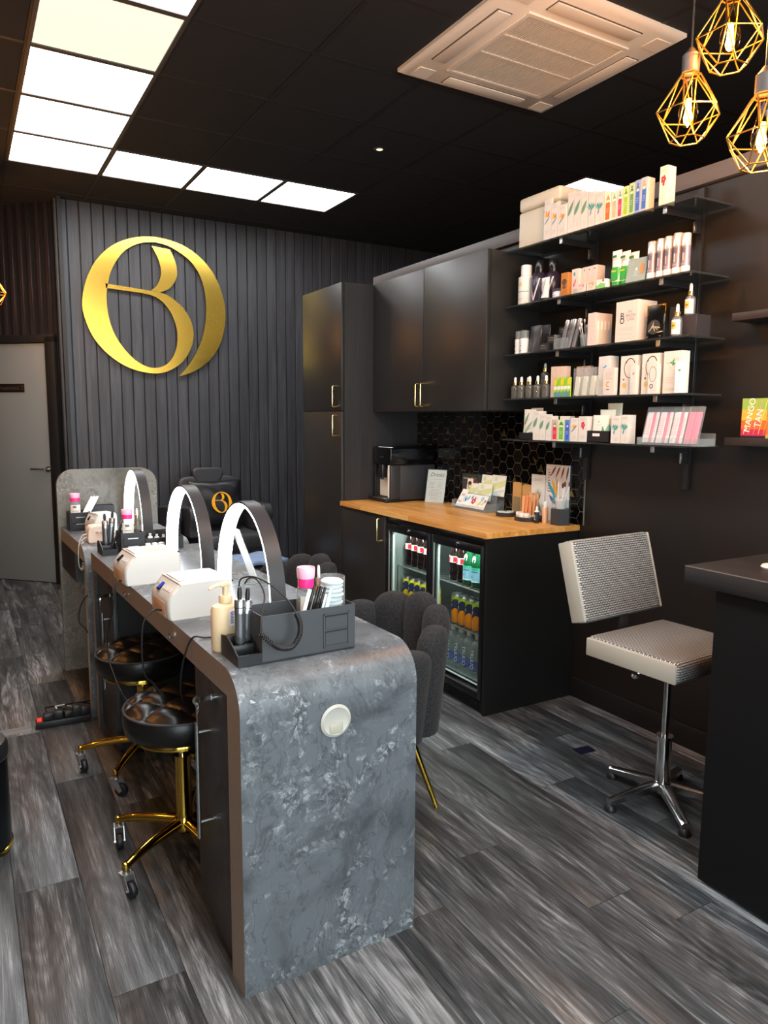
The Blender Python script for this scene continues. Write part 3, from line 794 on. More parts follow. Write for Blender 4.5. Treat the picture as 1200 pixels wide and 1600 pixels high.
for i, y in enumerate(wy):
    lb = '%s clear water bottle from the middle, on the bottom of the fridge' % nth[i]
    if proto is None: proto = bottle_thing('water_bottle', lb, 'bottle', FP(y, .129), 'water bottles at the bottom of the fridge', [('body', bd_), ('cap', cp_), ('label', lb_), ('lettering', v0)], -PI/2+.12)
    else: copy_tree(proto, FP(y, .129), lb)
# orange cans, middle shelf of right door; yellow cans in left door
def can_parts(main, top, wave):
    b = MB(); b.lathe([(0, 0), (.022, 0), (.0265, .006), (.0265, .055)], main, 18); 
    b.lathe([(.0265, .055), (.0265, .115)], main, 18); b.lathe([(.0265, .115), (.0265, .142)], top, 18)
    b.lathe([(.0265, .142), (.0235, .152), (.0235, .155), (.021, .153), (0, .152)], STEEL, 18)
    w_ = MB(); rows = [[], []]
    for i in range(15):
        a = -1.35+2.7*i/14; s = .012*math.sin(2.2*a); rows[0].append((.0269*math.sin(a), -.0269*math.cos(a), .068+s)); rows[1].append((.0269*math.sin(a), -.0269*math.cos(a), .117+s))
    w_.grid(rows, wave)
    w_.poly([(.0273*math.sin(a), -.0273*math.cos(a), z) for a, z in ((-.55, .092), (-.2, .101), (.2, .101), (.55, .092), (.2, .085), (-.2, .085))], card('#c9d2e6'))
    return [('can', b), ('printed_band', w_)]
proto = None
for i, y in enumerate([.365, .305, .245, .185, .125, .065]):
    lb = '%s orange drink can from the middle, on the right fridge shelf' % nth[i]
    if proto is None: proto = bottle_thing('drink_can', lb, 'can', FP(y, .361), 'orange cans in the fridge', can_parts(card('#e58a0c', .3), card('#8da52a', .3), card('#1b2140')))
    else: copy_tree(proto, FP(y, .361), lb)
proto = None
for i, y in enumerate([.855, .795, .735, .675, .615, .555]):
    lb = '%s yellow drink can from the left, in the left half of the fridge' % nth[i]
    if proto is None: proto = bottle_thing('drink_can', lb, 'can', FP(y, .361), 'yellow cans in the fridge', can_parts(card('#e9c414', .3), card('#d8d91e', .3), card('#1f2a55')))
    else: copy_tree(proto, FP(y, .361), lb)
# dark cola bottles, top shelf
COLA = mat('cola', '#150807', .12, coat=.5)
cb = MB().lathe([(0, 0), (.028, 0), (.031, .008), (.031, .03), (.027, .06), (.031, .09), (.031, .13), (.024, .158), (.0125, .19), (.0125, .2), (0, .2)], COLA, 18)
cc = MB().lathe([(0, .198), (.0145, .198), (.0145, .213), (0, .215)], card('#8c1014'), 14)
cl = MB(); band(cl, .0314, .093, .128, card('#d9d3d0'), -1.6, 1.6, 18); band(cl, .0318, .097, .124, card('#c2232b'), -.75, -.05, 8); band(cl, .0318, .097, .124, card('#c2232b'), .55, 1.3, 8)
proto = None
for i, (y, where) in enumerate([(.86, 'left'), (.795, 'left'), (.73, 'left'), (.665, 'left'), (.60, 'left'), (.41, 'right'), (.345, 'right')]):
    lb = '%s dark cola bottle from the left, in the %s half of the fridge' % (nth[i if i < 5 else i-5], where)
    if proto is None: proto = bottle_thing('cola_bottle', lb, 'bottle', FP(y, .581, .13), 'cola bottles on the top fridge shelf', [('body', cb), ('cap', cc), ('label', cl)])
    else: copy_tree(proto, FP(y, .581, .13), lb)
gb = MB().lathe([(0, 0), (.030, 0), (.034, .008), (.034, .11), (.028, .14), (.016, .172), (.013, .20), (0, .20)], mat('green_bottle', '#0d4a2b', .12, coat=.4), 18)
gc = MB().lathe([(0, .198), (.015, .198), (.015, .208), (0, .211)], card('#2d6e4c'), 14)
gl = MB(); band(gl, .0345, .03, .098, card('#8cc3d8'), -1.7, 1.7, 18); band(gl, .0349, .088, .102, card('#3fae8a'), -1.7, 1.7, 18); band(gl, .0349, .078, .083, card('#3d5b93'), -.9, .9, 10); band(gl, .0349, .028, .034, card('#e4eef2'), -1.7, 1.7, 18)
pt = [(.014*math.cos(a*PI/8), .019*math.sin(a*PI/8)) for a in range(16)]
gl.poly([(.031*math.sin(x/.03), -.0305*math.cos(x/.03)+.35*max(0, z), .142+z) for x, z in pt], card('#b9c0b4'))
gl.poly([(.0352*math.sin(a), -.0352*math.cos(a), z) for a, z in ((-.3, .055), (-.1, .062), (.05, .055), (-.1, .047))], card('#b04a56'))
proto = None
for i, y in enumerate([.27, .2, .13, .06]):
    lb = '%s green mineral water bottle from the left, top right of the fridge' % nth[i]
    if proto is None: proto = bottle_thing('mineral_water_bottle', lb, 'bottle', FP(y, .581, .12), 'green bottles on the top fridge shelf', [('body', gb), ('cap', gc), ('label', gl)])
    else: copy_tree(proto, FP(y, .581, .12), lb)

# ------------------------------------------------------------------ air conditioning cassette
ACM = mat('ac_plastic', '#efe3d4', .45)
ACD = mat('ac_slot', '#6d5f55', .6)
ac = thing('ceiling_air_conditioner', 'cream square air-conditioning cassette set in the black ceiling', 'air conditioner', (2.463, 2.838, CZ))
H = .475
b = MB()
o = [(-H, -H), (H, -H), (H, H), (-H, H)]; i_ = [(-H+.03, -H+.03), (H-.03, -H+.03), (H-.03, H-.03), (-H+.03, H-.03)]
b.add([(x, y, 0) for x, y in o]+[(x, y, -.016) for x, y in o]+[(x, y, -.034) for x, y in i_], [(k, (k+1) % 4, 4+(k+1) % 4, 4+k) for k in range(4)]+[(4+k, 4+(k+1) % 4, 8+(k+1) % 4, 8+k) for k in range(4)]+[(8, 9, 10, 11)], ACM)
b.build('panel', ac)
for a in range(4):
    T = RZ(a*PI/2)
    f = MB().lo(-.25, .25, .345, .425, -.0355, -.033, ACD, T=T); f = f.build('air_slot', ac)
    MB().lo(-.245, .245, .349, .418, -.041, -.034, ACM, .003, 2, T=T).build('louvre', f)
    MB().lo(.335, .43, .335, .43, -.037, -.032, ACM, .002, 1, T=T).build('corner_cover', ac)
gr = MB()
for s in (-1, 1):
    gr.lo(-.30, .30, s*.29-.012, s*.29+.012, -.042, -.033, ACM, .002, 1); gr.lo(s*.29-.012, s*.29+.012, -.278, .278, -.042, -.033, ACM, .002, 1)
g = gr.build('return_grille', ac)
MB().lo(-.278, .278, -.278, .278, -.0345, -.0335, ACD).build('filter_backing', g)
s = MB()
for k in range(46): s.lo(-.272+.0121*k-.003, -.272+.0121*k+.003, -.278, .278, -.040, -.034, ACM)
s.build('slats', g)['kind'] = 'stuff'
c_ = MB()
for x in (-.11, .06): c_.lo(-.278, .278, x-.006, x+.006, -.0415, -.034, ACM)
c_.build('cross_bar', g)

# ------------------------------------------------------------------ pendant lamps with geometric wire cages
WIREG = mat('cage_brass', '#d8b25a', .28, 1.0)
SOCK = mat('lamp_socket', '#4a423d', .4, .3)
def pendant(label, loc, s=1.0, power=15):
    t = thing('pendant_lamp', label, 'pendant lamp', loc, 0, 'wire cage pendant lamps')
    cz = CZ-loc[2]
    MB().cyl((0, 0, .175*s), (0, 0, cz), .003, BLACKMATT, 6).build('cord', t)
    MB().lathe([(0, .105*s), (.026*s, .105*s), (.026*s, .155*s), (.018*s, .163*s), (.006*s, .178*s), (0, .178*s)], SOCK, 18).build('socket', t)
    c = MB(); A = []; B = []; D = []
    for k in range(6):
        a = PI/3*k; A.append(Vector((.03*math.cos(a), .03*math.sin(a), .098))*s); B.append(Vector((.098*math.cos(a+PI/6), .098*math.sin(a+PI/6), -.012))*s); D.append(Vector((.05*math.cos(a), .05*math.sin(a), -.09))*s)
    r = .0022*s
    for k in range(6):
        j = (k+1) % 6
        for p, q in ((A[k], A[j]), (A[k], B[k]), (A[j], B[k]), (B[k], B[j]), (B[k], D[k]), (B[k], D[j]), (D[k], D[j])): c.cyl(p, q, r, WIREG, 6)
    c.build('wire_cage', t)
    bl = MB().lathe([(0, -.052), (.012, -.05), (.024, -.036), (.029, -.016), (.027, .004), (.019, .032), (.0135, .06), (.0135, .1)], pane_mat('bulb_glass', '#ffe2a8', 1.3, .02) if 'bulb_glass' not in MC else MC['bulb_glass'], 18)
    bl = bl.build('bulb', t); bl.scale = (s, s, s)
    f = MB(); FM = mat('filament', '#ffb040', .5, emit='#ffab3a', es=130)
    for k in range(5):
        a = 2*PI*k/5; f.cyl((.009*math.cos(a), .009*math.sin(a), -.028), (.006*math.cos(a), .006*math.sin(a), .03), .0016, FM, 6)
    f = f.build('filament', bl)
    l = bpy.data.lights.new('bulb_glow', 'POINT'); l.energy = power; l.color = (1, .52, .20); l.shadow_soft_size = .02
    lo = bpy.data.objects.new('bulb_glow', l); COL.objects.link(lo); lo.parent = t; lo.location = (0, 0, -.01)
    return t
pendant('gold wire-cage pendant lamp hanging lowest left of the three', (2.0, 1.588, 2.375))
pendant('gold wire-cage pendant lamp hanging highest, cut by the top edge', (2.0, 1.458, 2.535))
pendant('gold wire-cage pendant lamp at the right edge of the picture', (2.0, 1.338, 2.225))
pendant('gold wire-cage pendant lamp glowing in front of the angled batten wall', (.255, 5.95, 2.30), 1.0, 16)
for k_, y_ in enumerate((1.3, 2.8, 4.3)):
    pendant('%s gold wire-cage pendant lamp in the row along the left wall' % nth[k_], (-.95, y_, 2.25), 1.0, 30)

# ------------------------------------------------------------------ big gold logo on the board wall
def logo_shapes():
    # unit drawing, x right 0..1, y up 0..1
    S = []
    def ell(cx, cy, rx, ry, a0, a1, n): return [(cx+rx*math.cos(math.radians(a0+(a1-a0)*i/n)), cy+ry*math.sin(math.radians(a0+(a1-a0)*i/n))) for i in range(n+1)]
    return S
LOGO = [
 # outer O with a thick left side, thin top and a thick right side that ends in a tail
 ([(.50,1.0),(.40,.988),(.30,.955),(.20,.895),(.11,.80),(.05,.69),(.015,.58),(.0,.47),(.015,.37),(.06,.25),(.13,.155),(.21,.085),(.30,.035),(.40,.008),(.475,.003)],
  [(.50,.962),(.42,.95),(.35,.92),(.285,.87),(.235,.80),(.195,.72),(.17,.62),(.16,.53),(.165,.42),(.19,.31),(.235,.215),(.30,.13),(.365,.075),(.43,.047),(.475,.044)]),
 ([(.50,1.0),(.60,.99),(.70,.962),(.80,.905),(.89,.815),(.95,.71),(.985,.60),(1.0,.48),(.985,.35),(.945,.23),(.88,.13),(.80,.06),(.72,.015),(.64,-.012)],
  [(.50,.962),(.58,.95),(.66,.915),(.74,.86),(.795,.79),(.83,.71),(.85,.61),(.855,.51),(.845,.40),(.82,.29),(.78,.19),(.74,.115),(.69,.045),(.64,-.012)]),
 # bowl of the B
 ([(.475,.003),(.54,.015),(.61,.05),(.67,.10),(.72,.175),(.75,.255),(.755,.34),(.735,.42),(.695,.49),(.64,.545),(.58,.585),(.52,.603)],
  [(.475,.044),(.52,.055),(.565,.085),(.60,.13),(.625,.19),(.637,.26),(.635,.34),(.61,.43),(.57,.50),(.52,.55),(.46,.577),(.38,.588)]),
 # cross bar
 ([(.155,.632),(.28,.622),(.40,.613),(.52,.603)], [(.158,.600),(.26,.594),(.34,.59),(.38,.588)]),
 # upper stroke
 ([(.52,.603),(.58,.63),(.62,.675),(.645,.73),(.645,.80),(.63,.86),(.60,.922)], [(.46,.612),(.50,.65),(.525,.70),(.535,.755),(.525,.82),(.505,.875),(.475,.932)]),
]
def resample(P, n):
    P = [Vector((*p, 0)) for p in P]
    # Catmull-Rom through the points
    out = []; m = len(P)-1
    for i in range(n+1):
        t = i/n*m; k = min(int(t), m-1); u = t-k
        p0, p1, p2, p3 = P[max(k-1, 0)], P[k], P[k+1], P[min(k+2, m)]
        out.append(.5*((2*p1)+(p2-p0)*u+(2*p0-5*p1+4*p2-p3)*u*u+(3*p1-p0-3*p2+p3)*u**3))
    return out
def logo_mesh(mb, W, Hh, th, m, T, n=34):
    for A, B in LOGO:
        a = resample(A, n); c = resample(B, n)
        rows = []
        for off in ((a, 0), (a, th), (c, th), (c, 0), (a, 0)):
            rows.append([((p.x-.5)*W, p.y*Hh, off[1]) for p in off[0]])
        mb.grid(rows, m, T)
        for k in (0, n):
            mb.poly([((a[k].x-.5)*W, a[k].y*Hh, 0), ((a[k].x-.5)*W, a[k].y*Hh, th), ((c[k].x-.5)*W, c[k].y*Hh, th), ((c[k].x-.5)*W, c[k].y*Hh, 0)], m, T)
lg = MB(); logo_mesh(lg, 1.205, 1.145, .02, GOLDBRUSH, FRONT())
tag(lg.build('wall_logo', None, (1.527, YB-.022, 1.80), ang=30), 'large gold round monogram mounted on the black board wall', 'logo')

# ------------------------------------------------------------------ tufted gold stools
def seat_top(b, R, z0, dome, tuft, pitch, m, n=46, a0=.6):
    rows = []
    for i in range(n+1):
        row = []
        for j in range(n+1):
            u, v = -1+2*i/n, -1+2*j/n
            # square to disc
            x = u*math.sqrt(max(0, 1-v*v/2)); y = v*math.sqrt(max(0, 1-u*u/2)); r2 = min(1, x*x+y*y)
            X, Y = x*R, y*R
            p = (X*math.cos(a0)+Y*math.sin(a0))/pitch; q = (-X*math.sin(a0)+Y*math.cos(a0))/pitch*.8
            t = (abs(math.sin(PI*p))*abs(math.sin(PI*q))) ** .38
            fade = min(1, (1-r2)*5)
            row.append((X, Y, z0+dome*(1-r2*r2)+tuft*(t-.5)*fade))
        rows.append(row)
    return b.grid(rows, m)
def caster(b_br, b_wh, T):
    b_br.lathe([(0, .068), (.011, .068), (.011, .083), (0, .083)], STEEL, 10, T=T)
    for s in (-1, 1):
        b_br.add([(-.017, s*.0135, .070), (.014, s*.0135, .070), (.034, s*.0135, .028), (.020, s*.0135, .018), (-.017, s*.0160, .070), (.014, s*.0160, .070), (.034, s*.0160, .028), (.020, s*.0160, .018)],
                 [(0,1,2,3),(4,7,6,5),(0,4,5,1),(1,5,6,2),(2,6,7,3),(3,7,4,0)], mat('zinc', '#a9adb0', .35, .8), T)
    b_br.lo(-.017, .014, -.016, .016, .066, .071, MC['zinc'], T=T)
    b_br.cyl((.023, -.018, .026), (.023, .018, .026), .004, STEEL, 8, T=T)
    b_wh.lathe([(0, -.011), (.018, -.011), (.0235, -.0085), (.0255, -.004), (.0255, .004), (.0235, .0085), (.018, .011), (0, .011)], mat('rubber', '#17171a', .45), 20, T=T @ TR(.023, 0, .0257) @ RX(PI/2))
def stool(label, loc, R, a0, sz):
    t = thing('gold_stool', label, 'stool', loc, 0, 'black leather stools with gold bases')
    SR = .178
    b = MB(); seat_top(b, SR-.006, sz-.012, .026, .022, .085, LEATHER, 64); b.lathe([(SR-.006, sz-.012), (SR, sz-.022), (SR+.002, sz-.05), (SR-.004, sz-.085), (SR-.02, sz-.092), (0, sz-.092)], LEATHER, 40)
    s = b.build('seat', t, ang=60)
    MB().tube([((SR-.003)*math.cos(2*PI*k/48), (SR-.003)*math.sin(2*PI*k/48), sz-.014) for k in range(48)], .004, LEATHERSOFT, 8, True).build('piping', s)
    MB().lathe([(0, sz-.092), (.150, sz-.092), (.153, sz-.098), (.153, sz-.108), (.14, sz-.113), (0, sz-.113)], GOLD, 40).build('seat_ring', t)
    MB().cyl((0, 0, .335), (0, 0, sz-.112), .0135, CHROME, 18).build('gas_lift', t)
    MB().lathe([(0, .11), (.030, .112), (.0265, .14), (.0245, .34), (.026, .345), (.0, .345)], GOLD, 24).build('column', t)
    MB().lathe([(0, .078), (.020, .08), (.034, .095), (.036, .125), (.026, .14), (0, .14)], GOLD, 24).build('hub', t)
    for k in range(5):
        a = a0+2*PI*k/5
        leg = []
        for i in range(9):
            u = i/8; r = .02+(R-.02)*u; leg.append((r*math.cos(a), r*math.sin(a), .118-.006*u-.022*u**3))
        l = MB().tube(leg, [.0185-.0065*i/8 for i in range(9)], GOLD, 12); l.lathe([(0, -.014), (.011, -.012), (.0125, 0), (.0105, .011), (0, .014)], GOLD, 12, c=leg[-1])
        lg_ = l.build('leg', t)
        br, wh = MB(), MB(); T = TR(R*math.cos(a), R*math.sin(a), 0) @ RZ(a0+2.2+.5*k)
        caster(br, wh, T); c = br.build('caster', lg_); wh.build('wheel', lg_)
    return t
stool('nearer gold-based stool with tufted black leather seat at the nail desk', (.562, 2.25, 0), .240, math.radians(138), .530)
stool('farther gold-based stool with tufted black leather seat at the nail desk', (.585, 2.950, 0), .250, math.radians(161), .505)

# ------------------------------------------------------------------ silver hydraulic salon chair
def uv_box(b_obj, sx):
    me = b_obj.data; uv = me.uv_layers.new(name='UVMap')
    for p in me.polygons:
        n = p.normal
        for li in p.loop_indices:
            c = me.vertices[me.loops[li].vertex_index].co
            if abs(n.z) > max(abs(n.x), abs(n.y)): uv.data[li].uv = (c.x, c.y)
            elif abs(n.y) > abs(n.x): uv.data[li].uv = (c.x, c.z)
            else: uv.data[li].uv = (c.y, c.z)
sc_ = thing('salon_chair', 'silver woven-vinyl salon chair on a chrome star base by the counter', 'chair', (2.205, 1.70, 0), math.radians(3))
PALE = mat('pale_vinyl', '#a39e92', .42, bump=.05, bscale=200)
s = MB().box((-.035, -.02, .605), (.44, .38, .075), WEAVE, bev=.018, seg=3).build('seat', sc_); uv_box(s, 1)
for sx in (-1, 1):
    MB().box((-.035+sx*.2205, -.02, .603), (.012, .372, .066), PALE, bev=.005, seg=2).build('side_band', s)
bk = MB().box((0, 0, .16), (.44, .062, .31), WEAVE, bev=.016, seg=3).build('backrest', sc_, (-.03, .205, .67), (math.radians(-16), 0, 0)); uv_box(bk, 1)
for sx in (-1, 1):
    MB().box((sx*.2205, .004, .16), (.013, .066, .302), PALE, bev=.005, seg=2).build('side_band', bk)
MB().box((-.03, .19, .615), (.05, .012, .16), BLACKMATT, bev=.002).build('back_bracket', sc_)
b = MB().cyl((0, 0, .25), (0, 0, .57), .0135, CHROME, 18); b.lo(-.09, .09, -.09, .09, .553, .568, BLACKMATT); b.build('gas_lift', sc_)
MB().lathe([(0, .05), (.027, .05), (.0265, .25), (.031, .252), (.031, .262), (0, .262)], CHROME, 24).build('column', sc_)
b = MB(); b.tube([(-.02, 0, .553), (-.08, .03, .535), (-.11, .05, .505)], .006, STEEL, 8); b.lathe([(0, -.012), (.012, -.008), (.016, 0), (.012, .008), (0, .012)], STEEL, 12, c=(-.118, .055, .497)); b.build('lever', sc_)
POL = mat('polished_aluminium', '#bcbdbf', .2, 1.0)
MB().lathe([(0, .04), (.034, .045), (.04, .06), (.03, .085), (0, .09)], POL, 24).build('hub', sc_)
for k in range(5):
    a = math.radians(164+72*k); ca, sa = math.cos(a), math.sin(a)
    rows = []
    for i in range(9):
        u = i/8; r = .02+.21*u; wv = .022-.008*u; zt = .082-.036*u**1.3; zb = .055-.03*u
        pr = [(-wv, zb), (-wv, zt-.006), (-wv*.5, zt), (wv*.5, zt), (wv, zt-.006), (wv, zb)]
        rows.append([(r*ca-q*sa, r*sa+q*ca, z) for q, z in pr])
    l = MB().grid(rows, POL, closed=True); l.poly(rows[-1], POL); l = l.build('leg', sc_)
    MB().lathe([(0, 0), (.022, 0), (.023, .006), (.018, .018), (.012, .024), (0, .024)], BLACKPLASTIC, 16).build('glide', l, (.222*ca, .222*sa, 0))

# ------------------------------------------------------------------ boucle shell chairs
def boucle_chair(label, loc, rz):
    t = thing('boucle_chair', label, 'chair', loc, rz, 'scallop-back boucle chairs')
    b = MB(); b.lathe([(0, .30), (.20, .30), (.225, .33), (.232, .39), (.215, .43), (.17, .445), (0, .45)], BOUCLE, 36); b.build('seat', t, ang=60)
    n = 9
    for k in range(n):
        a = math.radians(-118+236*k/(n-1)); c = abs(k-(n-1)/2)/((n-1)/2)
        top = .765-.19*c**1.7; wch = .074
        rows = []
        for i in range(17):
            if i < 5: u = .8*i/5; env = .9+.1*i/5
            else: q_ = PI/2*(i-5)/11; u = .8+.2*math.sin(q_); env = max(.05, math.cos(q_) ** .9)
            z = .32+(top-.32)*u
            flare = 1+.12*u
            row = []
            for j in range(14):
                q = 2*PI*j/14; da = wch*env*math.cos(q)*flare; dr = .046*env**.6*math.sin(q)
                R = (.236+dr)*flare; aa = a+da/.236
                row.append((R*math.cos(aa), R*math.sin(aa), z))
            rows.append(row)
        ch = MB().grid(rows, BOUCLE, closed=True); ch.poly(rows[-1], BOUCLE); ch.poly(list(reversed(rows[0])), BOUCLE)
        ch.build('back_channel', t, ang=70)
    for sx in (-1, 1):
        for sy in (-1, 1):
            l = MB().cyl((sx*.11, sy*.11, .30), (sx*.19, sy*.19, 0), .014, GOLD, 12, .009); l.build('leg', t)
    return t
boucle_chair('charcoal boucle shell chair with gold legs, nearer the camera beside the desk', (1.235, 2.25, 0), math.radians(6))
boucle_chair('charcoal boucle shell chair farther back, partly behind the desk caddy', (1.235, 3.17, 0), math.radians(4))

# ------------------------------------------------------------------ barber chairs with cushions by the logo wall
def barber(label, loc, rz, logo):
    t = thing('barber_chair', label, 'chair', loc, rz, 'black barber chairs by the logo wall')
    # local: faces -y
    MB().box((0, -.12, .43), (.54, .52, .14), LEATHERSOFT, bev=.045, seg=4).build('seat', t)
    prof = [(-.27, .0), (.27, .0), (.285, .16), (.29, .32), (.275, .42), (.18, .455), (-.18, .455), (-.275, .42), (-.29, .32), (-.285, .16)]
    b = MB(); R_ = resample(prof+[prof[0]], 40)[:-1]; b.prism([(p.x, p.y) for p in R_], -.05, .05, LEATHERSOFT, TR(0, .2, .48) @ RX(PI/2-.18)); bo = b.build('backrest', t, ang=50)
    md = bo.modifiers.new('bevel', 'BEVEL'); md.width = .022; md.segments = 3; md.limit_method = 'ANGLE'
    hp = [(-.105, 0), (.105, 0), (.15, .08), (.148, .125), (.10, .14), (-.10, .14), (-.148, .125), (-.15, .08)]
    b = MB().prism(hp, -.042, .042, LEATHERSOFT, TR(0, .258, .865) @ RX(PI/2-.10)); ho = b.build('headrest', t, ang=50)
    md = ho.modifiers.new('bevel', 'BEVEL'); md.width = .018; md.segments = 3; md.limit_method = 'ANGLE'
    MB().cyl((0, .27, .80), (0, .275, .90), .012, CHROME, 10).build('headrest_post', t)
    for sx in (-1, 1):
        pr = [(-.30, .0), (.16, .0), (.18, .10), (.16, .20), (-.22, .235), (-.31, .22), (-.335, .15), (-.30, .08)]
        RR = resample(pr+[pr[0]], 32)[:-1]
        a = MB().prism([(p.x, p.y) for p in RR], -.045, .045, LEATHERSOFT, TR(sx*.335, -.02, .49) @ Matrix(((0, 0, 1, 0), (1, 0, 0, 0), (0, 1, 0, 0), (0, 0, 0, 1)))); a = a.build('armrest', t, ang=50)
        md = a.modifiers.new('bevel', 'BEVEL'); md.width = .02; md.segments = 3; md.limit_method = 'ANGLE'
    MB().cyl((0, -.05, .04), (0, -.05, .37), .05, CHROME, 20).build('column', t)
    MB().lathe([(0, 0), (.30, 0), (.30, .02), (.08, .045), (0, .045)], CHROME, 36, c=(0, -.05, 0)).build('base', t)
    MB().box((0, -.50, .22), (.36, .12, .03), CHROME, bev=.008).build('footrest', t)
    return t
b1 = barber('black barber chair carrying the cushion with the gold monogram', (1.83, 5.90, 0), math.radians(4), True); b1.scale = (.92, .92, 1)
b2 = barber('black barber chair half hidden behind the grey stone screen', (1.11, 5.98, 0), math.radians(2), False); b2.scale = (.92, .92, 1)
FABRIC = mat('black_satin', '#15161a', .38, bump=.1, bscale=60)
def cushion(label, loc, rot, W, Hh, logo):
    b = MB(); n = 28
    def surf(sg):
        rows = []
        for i in range(n+1):
            row = []
            for j in range(n+1):
                u, v = -1+2*i/n, -1+2*j/n
                th = .065*((1-u**4)*(1-v**4)) ** .5
                wr = .006*math.sin(5*(u+v)+3*u*v)*(1-u*u)*(1-v*v)+.007*math.sin(9*(u-v)+2*v)*max(0, abs(u)-.35)*(1-v*v)
                pin = 1-.06*(1-abs(v))*abs(u)
                row.append((u*W/2*pin, sg*(th+wr), v*Hh/2*(1-.06*(1-abs(u))*abs(v))))
            rows.append(row)
        return rows
    b.grid(surf(-1), FABRIC); b.grid(surf(1), FABRIC)
    t = thing('cushion', label, 'cushion', loc, 0); t.rotation_euler = rot
    b.build('cover', t, ang=80)
    if logo:
        l = MB(); logo_mesh(l, .175, .175, .003, mat('gold_thread', '#e8a41e', .4), FRONT(.02, -.069, -.085), 20); l.build('monogram', t, label='embroidered gold monogram')
    return t
cushion('black satin cushion with embroidered gold monogram on the barber chair', (1.818, 5.905, .715), (math.radians(-12), 0, math.radians(4)), .46, .40, True)
cushion('plain black satin cushion on the barber chair behind the stone screen', (1.10, 5.985, .715), (math.radians(-12), 0, math.radians(2)), .46, .40, False)
# low round stool with a folded blue towel in front of the barber chair
t = thing('round_pouf', 'low round black pouf in front of the barber chair', 'pouf', (1.74, 4.85, 0))
MB().lathe([(0, .03), (.22, .03), (.24, .06), (.245, .34), (.22, .385), (.1, .40), (0, .40)], LEATHERSOFT, 36).build('body', t)
MB().lathe([(0, 0), (.2, 0), (.2, .03), (0, .03)], BLACKMATT, 30).build('base', t)
tw = MB(); rows = []
for i in range(13):
    u = -1+2*i/12; row = []
    for j in range(7):
        v = -1+2*j/6; rr = abs(u); row.append((u*.2, v*.16, .436+.006*math.sin(7*u+3*v)))
    rows.append(row)
tw.grid(rows, mat('pale_blue_towel', '#7d93b4', .9, bump=.6, bscale=300)); 
to = tag(tw.build('towel', None, (1.74, 4.85, -.022), (0, 0, .2), ang=80), 'folded pale blue towel lying on the black pouf', 'towel')
md = to.modifiers.new('thick', 'SOLIDIFY'); md.thickness = .03; md.offset = 1

# ------------------------------------------------------------------ pedal bin at the left edge
t = thing('waste_bin', 'black waste bin with gold base ring at the left edge', 'bin', (-.045, 2.615, 0))
MB().lathe([(.118, 0), (.124, .004), (.124, .016), (.118, .018), (0, .018)], GOLD, 40).build('base_ring', t)
MB().lathe([(.120, .018), (.120, .315), (0, .315)], mat('bin_black', '#0f1114', .3, .2), 40).build('body', t)
b = MB().lathe([(.1235, .318), (.1235, .352), (.116, .366), (.10, .370), (.06, .366), (0, .368)], BLACKPLASTIC, 40); b.build('lid', t)
MB().lathe([(.1215, .314), (.1245, .316), (.1215, .319)], STEEL, 40).build('rim', t)

# ------------------------------------------------------------------ power strip, floor cable cover, cables
t = thing('power_strip', 'black power strip crowded with plugs on the floor by the desk', 'power strip', (.352, 3.555, 0), math.radians(-3))
MB().lo(-.128, .108, -.028, .028, 0, .032, BLACKPLASTIC, .004).build('body', t)
sw = MB().box((-.112, 0, .035), (.02, .028, .012), mat('red_rocker', '#d3322a', .3, emit='#ff2a1c', es=.6), bev=.002); sw.build('switch', t, label='glowing red rocker switch')
for k, (x, hh, a) in enumerate(((-.075, .03, .1), (-.03, .038, -.1), (.012, .028, .2), (.05, .05, 0), (.085, .04, .1))):
    p = MB().box((x, 0, .032+hh/2), (.042, .045, hh), BLACKPLASTIC, a, .006).build('plug', t)
    MB().tube([(x, .01, .032+hh*.7), (x-.01, .05, .07), (x+.03, .11, .05), (x+.09, .14, .01), (x+.16, .1, .006)], .0035, BLACKPLASTIC if k != 1 else WHITEPL, 7).build('cable', p)
b = MB(); b.prism([(-.024, 0), (.024, 0), (.014, .013), (-.014, .013)], -1.45, 0, mat('cable_cover', '#6a6a69', .5), TR(.205, 3.555, 0) @ RZ(math.radians(-3.5)) @ Matrix(((0, 0, 1, 0), (1, 0, 0, 0), (0, 1, 0, 0), (0, 0, 0, 1))))
tag(b.build('cable_cover'), 'flat grey cable cover running across the floor to the power strip', 'cable cover')
def cable(label, pts, r=.003, m=None, cat='cable', n=60, name='cable'):
    P = [Vector(p) for p in pts]; out = []
    mm = len(P)-1
    for i in range(n+1):
        tt = i/n*mm; k = min(int(tt), mm-1); u = tt-k
        p0, p1, p2, p3 = P[max(k-1, 0)], P[k], P[k+1], P[min(k+2, mm)]
        out.append(.5*((2*p1)+(p2-p0)*u+(2*p0-5*p1+4*p2-p3)*u*u+(3*p1-p0-3*p2+p3)*u**3))
    return tag(MB().tube(out, r, m or BLACKPLASTIC, 7).build(name, ang=80), label, cat)
# dark sticker on the floor
tag(MB().lo(-.042, .042, -.028, .028, .0003, .0012, mat('floor_sticker', '#15162e', .35)).build('floor_sticker', None, (2.268, 2.155, 0), (0, 0, -.12)), 'small dark blue sticker on the floor before the end panel', 'sticker')

